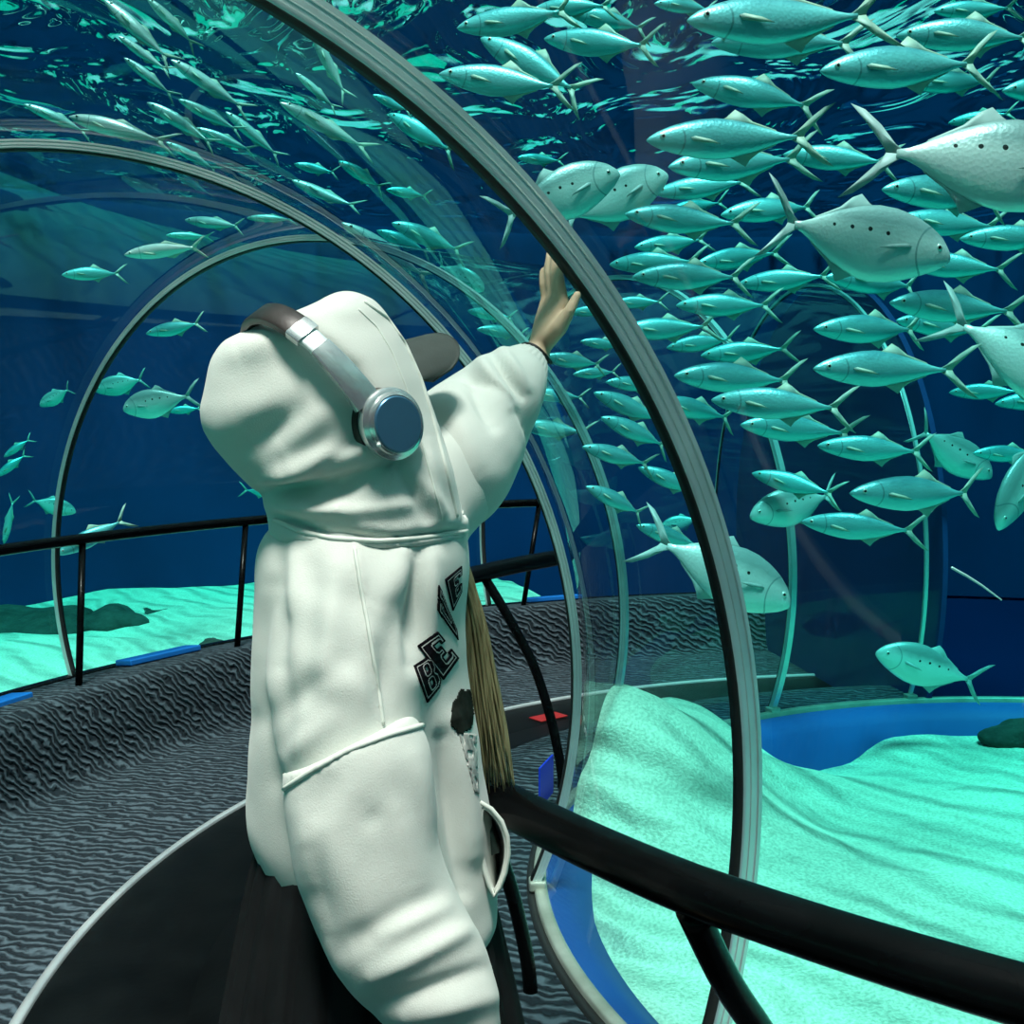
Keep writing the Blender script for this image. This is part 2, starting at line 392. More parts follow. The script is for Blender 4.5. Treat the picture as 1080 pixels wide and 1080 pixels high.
# handrails
def rail(fr, z, th0, th1, n, rad, parent):
    mb = MB(); mb.capsule([pol(fr(th0 + (th1 - th0) * i / n), th0 + (th1 - th0) * i / n, z) for i in range(n + 1)], [rad] * (n + 1), 18)
    return mb.build('handrail_tube', M['black'], parent)
def rin(th): return float(np.interp(th, [1.4, 2.55, 2.73, 3.2, 3.74, 3.89, 4.04, 4.3], [2.55, 2.52, 2.56, 2.68, 2.75, 2.77, 2.76, 2.76]))
root = empty('inner_handrail', pol(2.75, 3.89, .2)); inv = Vector(root.location)
tag(root, 'thick black handrail on the inner side, running from bottom right past the person', 'handrail')
def shift(o): o.data.transform(Matrix.Translation(-inv)); return o
shift(rail(rin, .994, 4.42, 2.53, 90, .033, root))
shapes = {'near': [(0, .97), (-.08, .84), (-.18, .72), (-.27, .57), (-.33, .40), (-.36, .20)], 'far': [(0, .97), (-.09, .84), (-.2, .66), (-.27, .46), (-.31, .28), (-.32, .16)]}
for th, s, off, rr in ((3.893, 'near', 0, .021), (3.415, 'far', -.10, .018), (2.735, 'far', 0, .018)):
    P = [(rin(th) + off + a, z) for a, z in shapes[s]]
    P = np.array(P); t = np.linspace(0, len(P) - 1, 26); i = np.arange(len(P))
    rr_ = np.interp(t, i, P[:, 0]); zz = np.interp(t, i, P[:, 1])
    for _ in range(3):
        rr_[1:-1] = (rr_[:-2] + rr_[2:] + 2 * rr_[1:-1]) / 4; zz[1:-1] = (zz[:-2] + zz[2:] + 2 * zz[1:-1]) / 4
    mb = MB(); mb.tube([pol(a, th, z) for a, z in zip(rr_, zz)], rr, 12); shift(mb.build('curved_post', M['black'], root))
root = empty('outer_handrail', pol(4.79, 2.7, .33)); inv = Vector(root.location)
tag(root, 'black handrail with thin posts on the far carpet ledge behind the person', 'handrail')
shift(rail(lambda t: 4.79, .994, 3.7, 2.02, 110, .026, root))
for k in range(-3, 4):
    th = 2.72 - .22 * k
    mb = MB(); mb.tube([pol(4.64, th, .32), pol(4.79, th - .042, .985)], .0165, 12); shift(mb.build('post', M['black'], root))
# blue panels lying on the ledge, signs
for th, r, L, lb in ((2.80, 4.76, .34, 'blue flat panel on the carpet ledge at the left edge'), (2.573, 4.84, .46, 'long blue flat panel on the carpet ledge between two rail posts'), (1.99, 4.86, .40, 'blue flat panel on the far ledge behind the blond hair')):
    mb = MB(); mb.box((0, 0, 0), .12, L, .03); o = mb.build('ledge_panel', M['panel'], None, False, .006); o.location = pol(r, th, .337); o.rotation_euler = (0, .12, th); tag(o, lb, 'panel', 'blue panels on the outer ledge')
def sign(name, p, th, sx, sz, m, label, lines):
    root = empty(name, p); root.rotation_euler = (0, 0, th); tag(root, label, 'sign')
    mb = MB(); mb.box((0, 0, 0), .006, sx, sz); mb.build('plate', m, root, False)
    if lines:
        mb = MB()
        for (y0, z0, y1, z1) in lines: mb.tube([(.0045, y0, z0), (.0045, y1, z1)], .0035, 6)
        mb.build('white_marks', M['white'], root)
    return root
s_ = sign('blue_sign', pol(2.235, 2.835, .30), 2.835, .17, .14, M['signblue'], 'small blue sign with white marks at the foot of the second rib', [(-.05, -.02, .0, .01), (0, .01, .05, -.01), (-.04, .03, .05, .035), (-.02, -.035, .05, -.03)])
mb = MB(); mb.box((0, 0, 0), .10, .18, .006); o = mb.build('red_floor_marker', M['red'], None, False, .002); o.location = pol(3.30, 2.246, .019); o.rotation_euler = (0, 0, 2.246); tag(o, 'red marker lying flat on the black walkway behind the curved post', 'marker')
# sun and sky
sun = bpy.data.lights.new('sun', 'SUN'); sun.energy = SUN_E; sun.angle = math.radians(14); sun.color = (1, .555, .52)
so = link(bpy.data.objects.new('sun', sun)); so.location = (3, 2, 9); so.rotation_euler = Vector((.02, .34, -1)).to_track_quat('-Z', 'Y').to_euler()
w = bpy.data.worlds.new('sky'); scene.world = w; w.use_nodes = True
bg = w.node_tree.nodes['Background']; bg.inputs[0].default_value = (.95, .80, .80, 1); bg.inputs[1].default_value = SKY_E
scene.view_settings.view_transform = 'Standard'; scene.view_settings.look = 'None'; scene.view_settings.exposure = EXPO; scene.view_settings.gamma = 1
cy = scene.cycles; cy.transparent_max_bounces = 40; cy.max_bounces = 10; cy.diffuse_bounces = 3; cy.glossy_bounces = 5; cy.transmission_bounces = 6; cy.volume_bounces = 0
cy.caustics_reflective = True; cy.use_denoising = True; cy.sample_clamp_indirect = 6
FISH = [
('J', (-0.179, 3.888, 2.836), (0.225, 3.792, 2.855), 'teal fish right of nearest rib, in the topmost row, leftmost'),
('J', (-0.105, 4.021, 2.847), (0.254, 3.899, 2.617), 'teal fish right of nearest rib, just above the biggest pale fish, second from left'),
('J', (-0.216, 3.535, 2.593), (0.19, 3.505, 2.533), 'teal fish right of nearest rib, just above the biggest pale fish, leftmost'),
('J', (0.111, 4.137, 2.88), (0.51, 4.023, 2.811), 'teal fish right of nearest rib, in the second row down, leftmost'),
('J', (0.035, 7.398, 3.172), (0.335, 7.482, 3.161), 'teal fish right of nearest rib, level with the biggest pale fish, leftmost'),
('P', (0.376, 4.156, 2.431), (-0.082, 4.084, 2.243), 'pale deep-bodied fish facing right, just behind the nearest rib above the raised hand'),
('P', (0.591, 4.505, 2.494), (0.134, 4.375, 2.276), 'refracted double of the first pale fish near the rib, modelled as a second fish'),  # refraction at the pane joint modelled as an extra fish
('J', (0.314, 2.772, 2.228), (0.734, 2.828, 2.245), 'teal fish right of nearest rib, level with the biggest pale fish, second from left'),
('J', (0.461, 3.495, 2.315), (0.898, 3.625, 2.359), 'teal fish right of nearest rib, level with the biggest pale fish, third from left'),
('J', (0.56, 4.661, 2.452), (0.962, 4.619, 2.495), 'teal fish right of nearest rib, level with the spotted fish, fourth from left'),
('J', (0.364, 3.813, 2.231), (0.783, 3.867, 2.197), 'teal fish right of nearest rib, level with the spotted fish, second from left'),
('J', (0.544, 5.237, 2.322), (0.89, 5.323, 2.367), 'teal fish right of nearest rib, level with the spotted fish, leftmost'),
('J', (0.816, 5.22, 2.245), (1.234, 5.34, 2.319), 'teal fish right of nearest rib, just under the spotted fish, third from left'),
('J', (0.423, 5.102, 2.23), (0.822, 4.978, 2.231), 'teal fish right of nearest rib, just under the spotted fish, leftmost'),
('J', (0.406, 3.965, 2.049), (0.82, 3.955, 2.048), 'teal fish right of nearest rib, just under the spotted fish, second from left'),
('J', (0.652, 4.663, 2.016), (1.06, 4.617, 2.012), 'teal fish right of nearest rib, level with the fingertip to wrist, third from left'),
('J', (0.93, 4.841, 2.117), (1.324, 4.759, 2.146), 'teal fish right of nearest rib, just under the spotted fish, fourth from left'),
('J', (0.44, 4.857, 1.929), (0.861, 4.903, 1.948), 'teal fish right of nearest rib, level with the fingertip to wrist, second from left'),
('J', (0.68, 5.149, 1.874), (1.009, 5.171, 1.921), 'teal fish right of nearest rib, level with the raised wrist, leftmost'),
('J', (0.805, 4.986, 1.833), (1.208, 4.934, 1.863), 'teal fish right of nearest rib, level with the raised wrist, second from left'),
('J', (0.275, 4.706, 1.877), (0.468, 4.734, 1.856), 'teal fish between raised arm and nearest rib, fourth from top'),
('J', (0.444, 5.234, 2.076), (0.695, 5.246, 2.085), 'teal fish right of nearest rib, level with the fingertip to wrist, leftmost'),
('J', (0.801, 4.535, 2.347), (1.221, 4.585, 2.402), 'teal fish right of nearest rib, level with the spotted fish, fifth from left'),
('J', (0.953, 4.17, 2.496), (1.334, 4.07, 2.446), 'teal fish right of nearest rib, level with the biggest pale fish, rightmost'),
('J', (0.365, 2.496, 2.409), (0.804, 2.624, 2.446), 'teal fish right of nearest rib, in the topmost row, sixth from left'),
('J', (0.515, 3.093, 2.547), (0.895, 2.987, 2.522), 'teal fish right of nearest rib, in the second row down, second from left'),
('J', (0.545, 3.607, 2.585), (0.929, 3.513, 2.494), 'teal fish right of nearest rib, just above the biggest pale fish, third from left'),
('J', (0.703, 2.724, 2.371), (1.132, 2.796, 2.411), 'teal fish right of nearest rib, in the second row down, third from left'),
('J', (1.012, 3.154, 2.583), (1.393, 3.086, 2.567), 'teal fish right of nearest rib, in the second row down, rightmost'),
('J', (1.583, 4.798, 2.903), (1.992, 4.802, 2.934), 'teal fish right of nearest rib, just above the biggest pale fish, fourth from left'),
('J', (1.693, 4.117, 2.699), (2.139, 4.203, 2.735), 'teal fish right of nearest rib, just above the biggest pale fish, rightmost'),
('P', (1.19, 2.378, 2.061), (0.692, 2.342, 2.127), 'biggest pale fish, heading out of the picture at the right edge'),
('J', (1.085, 3.472, 2.246), (1.53, 3.568, 2.241), 'teal fish right of nearest rib, level with the spotted fish, sixth from left'),
('P', (1.1, 2.957, 1.982), (0.59, 2.883, 2.063), 'large silver fish with dark spots facing right, right of the nearest rib'),
('J', (1.337, 4.143, 2.266), (1.762, 4.177, 2.245), 'teal fish right of nearest rib, level with the spotted fish, seventh from left'),
('J', (1.527, 4.022, 2.183), (1.919, 3.978, 2.183), 'teal fish right of nearest rib, level with the spotted fish, rightmost'),
('J', (1.381, 4.181, 2.126), (1.75, 4.059, 2.079), 'teal fish right of nearest rib, just under the spotted fish, rightmost'),
('J', (1.211, 4.536, 2.113), (1.664, 4.664, 2.091), 'teal fish right of nearest rib, just under the spotted fish, fifth from left'),
('J', (1.159, 3.603, 1.93), (1.599, 3.677, 1.905), 'teal fish right of nearest rib, level with the fingertip to wrist, rightmost'),
('J', (1.03, 4.002, 1.877), (1.469, 4.078, 1.879), 'teal fish right of nearest rib, level with the fingertip to wrist, fourth from left'),
('J', (1.552, 4.736, 1.962), (1.983, 4.784, 1.92), 'teal fish right of nearest rib, level with the fingertip to wrist, fifth from left'),
('J', (0.825, 3.197, 1.714), (1.269, 3.283, 1.714), 'teal fish right of nearest rib, level with the raised wrist, rightmost'),
('P', (1.71, 3.445, 1.622), (1.247, 3.355, 1.892), 'pale fish diving out at the right edge below the spotted silver fish'),
('J', (1.982, 5.287, 1.681), (2.301, 5.193, 1.688), 'teal fish right of nearest rib, level with the headphone cup, fifth from left'),
('J', (2.201, 5.311, 1.63), (2.583, 5.249, 1.664), 'teal fish right of nearest rib, level with the headphone cup, rightmost'),
('P', (2.195, 5.3, 1.297), (1.793, 5.26, 1.536), 'small pale fish swimming down right in front of the teal shoal'),
('J', (1.079, 4.104, 1.476), (1.485, 4.056, 1.451), 'teal fish right of nearest rib, in the lowest row of the shoal, third from left'),
('J', (2.043, 5.144, 1.411), (2.39, 5.176, 1.402), 'teal fish right of nearest rib, in the lowest row of the shoal, rightmost'),
('J', (0.967, 3.314, 1.364), (1.418, 3.406, 1.352), 'teal fish right of nearest rib, in the lowest row of the shoal, fourth from left'),
('P', (1.921, 4.567, 1.132), (2.197, 4.713, 1.573), 'pale fish nosing down at the right edge, level with the headphones'),
('J', (1.014, 4.898, 1.336), (1.372, 4.782, 1.244), 'teal fish right of nearest rib, in the lowest row of the shoal, leftmost'),
('P', (1.01, 4.903, 1.151), (1.447, 5.017, 1.243), 'round pale fish facing left in front of the lowest teal shoal'),
('J', (0.968, 3.863, 1.23), (1.352, 3.737, 1.199), 'teal fish right of nearest rib, in the lowest row of the shoal, second from left'),
('P', (1.604, 5.035, 0.539), (2.097, 5.045, 0.392), 'lone pale fish facing left just above the sand at lower right'),
('P', (0.898, 3.708, 0.974), (0.423, 3.572, 1.222), 'spotted silver fish crossing behind the nearest rib, nose to the right'),
('J', (0.517, 3.724, 1.711), (0.95, 3.796, 1.695), 'teal fish right of nearest rib, level with the headphone cup, second from left'),
('J', (0.574, 3.358, 1.63), (0.976, 3.282, 1.602), 'teal fish right of nearest rib, level with the headphone cup, third from left'),
('J', (0.82, 4.174, 1.549), (1.258, 4.226, 1.517), 'teal fish right of nearest rib, level with the headphone cup, fourth from left'),
('J', (0.37, 4.602, 1.712), (0.627, 4.678, 1.694), 'teal fish between raised arm and nearest rib, seventh from top'),
('J', (0.311, 4.448, 1.668), (0.618, 4.512, 1.545), 'teal fish between raised arm and nearest rib, ninth from top'),
('J', (0.335, 4.376, 1.575), (0.621, 4.424, 1.452), 'teal fish between raised arm and nearest rib, eleventh from top'),
('J', (0.247, 4.087, 1.473), (0.516, 4.153, 1.4), 'teal fish between raised arm and nearest rib, twelfth from top'),
('J', (0.483, 4.442, 1.383), (0.757, 4.438, 1.27), 'teal fish between raised arm and nearest rib, thirteenth from top'),
('J', (0.251, 3.928, 1.343), (0.478, 3.992, 1.234), 'teal fish between raised arm and nearest rib, fourteenth from top'),
('J', (0.464, 4.307, 1.173), (0.742, 4.333, 1.078), 'teal fish between raised arm and nearest rib, lowest'),
('P', (1.352, 10.485, 0.544), (1.737, 10.475, 0.631), 'small round pale fish left of the nearest rib above the crossing spotted fish'),
('J', (0.586, 4.801, 1.643), (0.962, 4.879, 1.556), 'teal fish right of nearest rib, level with the headphone cup, leftmost'),
('J', (-0.359, 9.453, 2.399), (0.053, 9.347, 2.33), 'teal fish between raised arm and nearest rib, second from top'),
('J', (-0.267, 8.903, 2.217), (0.146, 9.017, 2.181), 'teal fish between raised arm and nearest rib, third from top'),
('J', (0.117, 7.967, 1.716), (0.536, 8.033, 1.684), 'teal fish between raised arm and nearest rib, eighth from top'),
('J', (0.039, 8.0, 1.502), (0.567, 8.08, 1.435), 'teal fish between raised arm and nearest rib, tenth from top'),
('J', (0.107, 4.266, 1.796), (0.356, 4.294, 1.763), 'teal fish between raised arm and nearest rib, fifth from top'),
('J', (0.237, 4.888, 2.005), (0.433, 4.872, 2.02), 'teal fish between raised arm and nearest rib, topmost'),
('J', (0.23, 4.421, 1.736), (0.416, 4.459, 1.748), 'teal fish between raised arm and nearest rib, sixth from top'),
('S', (-1.031, 5.691, 3.203), (-0.833, 5.749, 3.037), 'slim fish between the second and nearest ribs above the hood, second from top'),
('S', (-0.917, 4.7, 2.811), (-0.551, 4.82, 2.639), 'slim fish between the second and nearest ribs above the hood, fourth from top'),
('S', (-0.853, 5.129, 3.203), (-0.711, 5.191, 2.937), 'slim fish between the second and nearest ribs above the hood, topmost'),
('J', (-0.644, 6.217, 3.144), (-0.283, 6.103, 2.916), 'teal fish between the second and nearest ribs above the hood, fifth from top'),
('J', (-0.708, 6.055, 3.198), (-0.506, 6.105, 3.116), 'teal fish between the second and nearest ribs above the hood, third from top'),
('J', (-1.408, 7.653, 3.185), (-1.123, 7.707, 3.129), 'teal fish between the second and nearest ribs above the hood, sixth from top'),
('J', (-1.117, 7.635, 3.199), (-0.809, 7.645, 3.015), 'teal fish between the second and nearest ribs above the hood, seventh from top'),
('S', (-1.252, 6.739, 2.906), (-0.86, 6.781, 2.733), 'slim fish between the second and nearest ribs above the hood, ninth from top'),
('J', (-0.903, 8.479, 3.176), (-0.583, 8.561, 3.138), 'teal fish between the second and nearest ribs above the hood, eighth from top'),
('S', (-0.915, 6.332, 2.603), (-0.407, 6.468, 2.291), 'slim fish between the second and nearest ribs above the hood, twelfth from top'),
('J', (-0.6, 5.881, 2.531), (-0.221, 5.959, 2.388), 'teal fish between the second and nearest ribs above the hood, tenth from top'),
('J', (-0.895, 7.788, 2.784), (-0.516, 7.812, 2.633), 'teal fish between the second and nearest ribs above the hood, eleventh from top'),
('S', (-0.955, 7.566, 2.726), (-0.603, 7.554, 2.461), 'slim fish between the second and nearest ribs above the hood, lowest'),
('P', (-0.224, 9.581, 2.578), (-0.664, 9.699, 2.821), 'blunt fish nosing down right between the two nearest ribs above the cap'),
('S', (-2.185, 9.72, 3.178), (-1.764, 9.72, 3.17), 'slim fish seen through the second rib arch above the third, topmost'),
('S', (-1.603, 4.718, 3.208), (-1.327, 4.722, 2.956), 'slim fish in the upper left above the second rib, second from top'),
('S', (-1.431, 4.706, 3.211), (-1.239, 4.734, 3.032), 'slim fish in the upper left above the second rib, topmost'),
('S', (-1.502, 5.259, 3.138), (-1.175, 5.381, 2.936), 'slim fish in the upper left above the second rib, fifth from top'),
('S', (-1.773, 5.462, 3.206), (-1.549, 5.498, 3.034), 'slim fish in the upper left above the second rib, fourth from top'),
('S', (-1.721, 6.145, 3.198), (-1.402, 6.255, 3.051), 'slim fish in the upper left above the second rib, sixth from top'),
('S', (-1.821, 5.942, 3.131), (-1.461, 5.978, 2.917), 'slim fish in the upper left above the second rib, eighth from top'),
('S', (-1.811, 6.777, 3.204), (-1.461, 6.823, 3.077), 'slim fish in the upper left above the second rib, eleventh from top'),
('S', (-2.573, 6.275, 3.207), (-2.24, 6.365, 3.077), 'slim fish in the upper left above the second rib, seventh from top'),
('S', (-1.821, 4.894, 2.804), (-1.391, 4.866, 2.691), 'slim fish in the upper left above the second rib, ninth from top'),
('S', (-1.684, 5.121, 3.196), (-1.479, 5.199, 3.052), 'slim fish in the upper left above the second rib, third from top'),
('S', (-2.071, 7.105, 3.199), (-1.766, 7.215, 3.043), 'slim fish in the upper left above the second rib, lowest'),
('S', (-1.975, 5.999, 2.389), (-1.51, 5.921, 2.43), 'slim fish seen through the second rib arch above the third, lowest'),
('S', (-3.002, 10.232, 3.115), (-2.607, 10.328, 3.113), 'slim fish seen through the second rib arch above the third, third from top'),
('S', (-2.246, 8.109, 2.903), (-1.774, 7.971, 2.831), 'slim fish seen through the second rib arch above the third, second from top'),
('S', (-1.541, 6.404, 3.201), (-1.243, 6.476, 2.956), 'slim fish in the upper left above the second rib, tenth from top'),
('J', (-2.879, 7.517, 2.463), (-2.494, 7.603, 2.491), 'silver fish facing left, upper left of the third rib'),
('J', (-2.427, 7.764, 2.107), (-2.014, 7.756, 2.181), 'silver fish facing left, just right of the third rib near its top'),
('P', (-3.505, 9.796, 1.766), (-3.043, 9.804, 1.877), 'pale fish crossing behind the third rib at left, facing left'),
('P', (-2.652, 7.941, 1.606), (-2.124, 7.819, 1.707), 'pale fish facing left, just left of the white hood'),
('J', (-3.03, 10.219, 1.591), (-2.707, 10.261, 1.624), 'dim fish beside the white hood, behind the pale fish'),
('P', (-3.846, 9.487, 1.638), (-3.558, 9.473, 1.791), 'small dim fish left of the third rib, pointing down left'),
('P', (-3.576, 9.472, 0.771), (-3.949, 9.408, 0.885), 'pale fish facing right across the third rib above the far handrail'),
('J', (-2.378, 6.018, 0.849), (-2.022, 6.142, 1.037), 'silver fish behind the far handrail, tail raised above it'),
('J', (-4.099, 9.206, 1.074), (-3.864, 9.274, 1.267), 'lower of two dim fish nosing down at the left edge'),
('J', (-4.063, 9.276, 1.229), (-3.841, 9.284, 1.388), 'upper of two dim fish nosing down at the left edge'),
('S', (-4.074, 9.239, 0.532), (-3.976, 9.241, 0.928), 'thin dim fish hanging nearly upright at the left edge above the handrail'),
('J', (-2.06, 10.472, 0.838), (-2.475, 10.488, 0.889), 'fish mostly hidden behind the hood, tail showing at its lower left'),
('N', (0.904, 2.363, 1.278), (1.005, 2.357, 1.212), 'thin pale stick drifting in the water at lower right'),
('J', (0.551, 4.651, 3.171), (0.819, 4.709, 3.172), 'teal fish right of nearest rib, in the topmost row, fourth from left'),
('J', (0.836, 4.597, 3.138), (1.147, 4.683, 3.185), 'teal fish right of nearest rib, in the topmost row, fifth from left'),
('J', (1.661, 4.72, 3.165), (1.997, 4.72, 3.172), 'teal fish right of nearest rib, in the topmost row, rightmost'),
('J', (0.074, 4.692, 3.156), (0.399, 4.588, 3.156), 'teal fish right of nearest rib, in the topmost row, second from left'),
('J', (2.336, 6.37, 3.133), (2.672, 6.27, 3.167), 'teal fish right of nearest rib, just above the biggest pale fish, fifth from left'),
('J', (0.919, 7.159, 2.79), (1.335, 7.241, 2.878), 'teal fish right of nearest rib, level with the spotted fish, third from left'),
('J', (0.227, 4.792, 3.182), (0.571, 4.808, 3.128), 'teal fish right of nearest rib, in the topmost row, third from left')]
# ---------------------------------------------------------------- fish
def fishmat(name, back, side, belly, dots=False, rough=.33, metal=.45):
    m = mat(name, side, rough, metal); ns, ln, b = nodes(m)
    tc = ns.new('ShaderNodeTexCoord'); sp = ns.new('ShaderNodeSeparateXYZ'); ln.new(tc.outputs['Object'], sp.inputs[0])
    nz = N(ns, 'ShaderNodeTexNoise', Scale=14, Detail=3); ln.new(tc.outputs['Object'], nz.inputs['Vector'])
    ad = N(ns, 'ShaderNodeMath', operation='MULTIPLY_ADD'); ln.new(nz.outputs['Fac'], ad.inputs[0]); ad.inputs[1].default_value = .05; ln.new(sp.outputs['Z'], ad.inputs[2])
    mr = ns.new('ShaderNodeMapRange'); mr.inputs['From Min'].default_value = -.16; mr.inputs['From Max'].default_value = .20; ln.new(ad.outputs[0], mr.inputs['Value'])
    r = ns.new('ShaderNodeValToRGB'); e = r.color_ramp.elements
    e[0].position = 0; e[0].color = (*belly, 1); e[1].position = 1; e[1].color = (*back, 1)
    for p, c in ((.36, side), (.62, side), (.78, back)):
        q = r.color_ramp.elements.new(p); q.color = (*c, 1)
    ln.new(mr.outputs[0], r.inputs['Fac']); last = r.outputs[0]
    if dots:
        for (x, z, rr) in ((-.36, .045, .010), (-.45, .05, .011), (-.54, .045, .010), (-.63, .04, .008)):
            d = ns.new('ShaderNodeVectorMath'); d.operation = 'DISTANCE'
            mp = ns.new('ShaderNodeMapping'); mp.inputs['Scale'].default_value = (1, 0, 1); ln.new(tc.outputs['Object'], mp.inputs['Vector'])
            ln.new(mp.outputs[0], d.inputs[0]); d.inputs[1].default_value = (x, 0, z)
            lt = N(ns, 'ShaderNodeMath', operation='LESS_THAN'); ln.new(d.outputs['Value'], lt.inputs[0]); lt.inputs[1].default_value = rr
            mx = ns.new('ShaderNodeMix'); mx.data_type = 'RGBA'; ln.new(lt.outputs[0], mx.inputs[0]); ln.new(last, mx.inputs[6]); mx.inputs[7].default_value = (.015, .02, .02, 1); last = mx.outputs[2]
    # gill cover: a darker curved line behind the head
    mp = ns.new('ShaderNodeMapping'); mp.inputs['Scale'].default_value = (1, 0, 1); ln.new(tc.outputs['Object'], mp.inputs['Vector'])
    d = ns.new('ShaderNodeVectorMath'); d.operation = 'DISTANCE'; ln.new(mp.outputs[0], d.inputs[0]); d.inputs[1].default_value = (-.07, 0, 0)
    cm = N(ns, 'ShaderNodeMath', operation='COMPARE'); ln.new(d.outputs['Value'], cm.inputs[0]); cm.inputs[1].default_value = .135; cm.inputs[2].default_value = .005
    lt = N(ns, 'ShaderNodeMath', operation='LESS_THAN'); ln.new(sp.outputs['X'], lt.inputs[0]); lt.inputs[1].default_value = -.12
    ml = N(ns, 'ShaderNodeMath', operation='MULTIPLY'); ln.new(cm.outputs[0], ml.inputs[0]); ln.new(lt.outputs[0], ml.inputs[1])
    m2 = N(ns, 'ShaderNodeMath', operation='MULTIPLY'); ln.new(ml.outputs[0], m2.inputs[0]); m2.inputs[1].default_value = .55
    mx = ns.new('ShaderNodeMix'); mx.data_type = 'RGBA'; ln.new(m2.outputs[0], mx.inputs[0]); ln.new(last, mx.inputs[6]); mx.inputs[7].default_value = (.05, .16, .18, 1); last = mx.outputs[2]
    ln.new(last, b.inputs['Base Color'])
    vo = N(ns, 'ShaderNodeTexVoronoi', Scale=60); ln.new(tc.outputs['Object'], vo.inputs['Vector'])
    bp = N(ns, 'ShaderNodeBump', Strength=.12, Distance=.004); ln.new(vo.outputs['Distance'], bp.inputs['Height']); ln.new(bp.outputs[0], b.inputs['Normal'])
    return m
M['fJ'] = fishmat('jack_skin', (.07, .32, .37), (.19, .60, .62), (.40, .80, .77))
M['fP'] = fishmat('pale_fish_skin', (.30, .38, .38), (.70, .75, .73), (.82, .85, .80), True, .36, .35)
M['fS'] = fishmat('slender_fish_skin', (.20, .36, .38), (.55, .64, .63), (.70, .76, .74))
M['fin'] = noisy(mat('fish_fin', (.30, .42, .38), .5), (.26, .38, .36), (.40, .48, .36), 12)
M['finP'] = noisy(mat('grey_fin', (.34, .40, .40), .5), (.28, .34, .34), (.44, .50, .49), 12)
M['fisheye'] = mat('silver_eye_ring', (.70, .72, .66), .25, .3); M['pupil'] = mat('black_pupil', (.004, .004, .005), .15)
SPEC = {  # (s, top, bottom, halfwidth) from nose to tail stalk
 'J': [(0, .004, -.006, .004), (.02, .024, -.024, .016), (.06, .050, -.048, .030), (.12, .078, -.072, .042), (.20, .104, -.096, .052), (.30, .124, -.116, .058), (.40, .130, -.124, .058), (.50, .116, -.112, .052), (.60, .088, -.086, .041), (.68, .058, -.056, .028), (.74, .034, -.032, .018), (.79, .018, -.017, .011), (.83, .013, -.013, .008)],
 'P': [(0, .010, -.022, .006), (.02, .042, -.042, .022), (.06, .086, -.072, .038), (.12, .126, -.104, .052), (.20, .160, -.140, .062), (.30, .180, -.172, .066), (.40, .180, -.184, .064), (.50, .158, -.168, .056), (.60, .120, -.130, .044), (.68, .080, -.084, .030), (.74, .046, -.048, .019), (.79, .024, -.024, .012), (.83, .016, -.016, .009)],
 'S': [(0, .004, -.005, .004), (.03, .022, -.022, .018), (.08, .042, -.040, .032), (.16, .062, -.060, .044), (.28, .078, -.076, .052), (.40, .080, -.078, .052), (.52, .068, -.066, .046), (.64, .046, -.045, .034), (.72, .030, -.029, .022), (.79, .015, -.014, .011), (.84, .010, -.010, .007)]}
def bendy(x, k): return k * max(0, -x - .35) ** 2
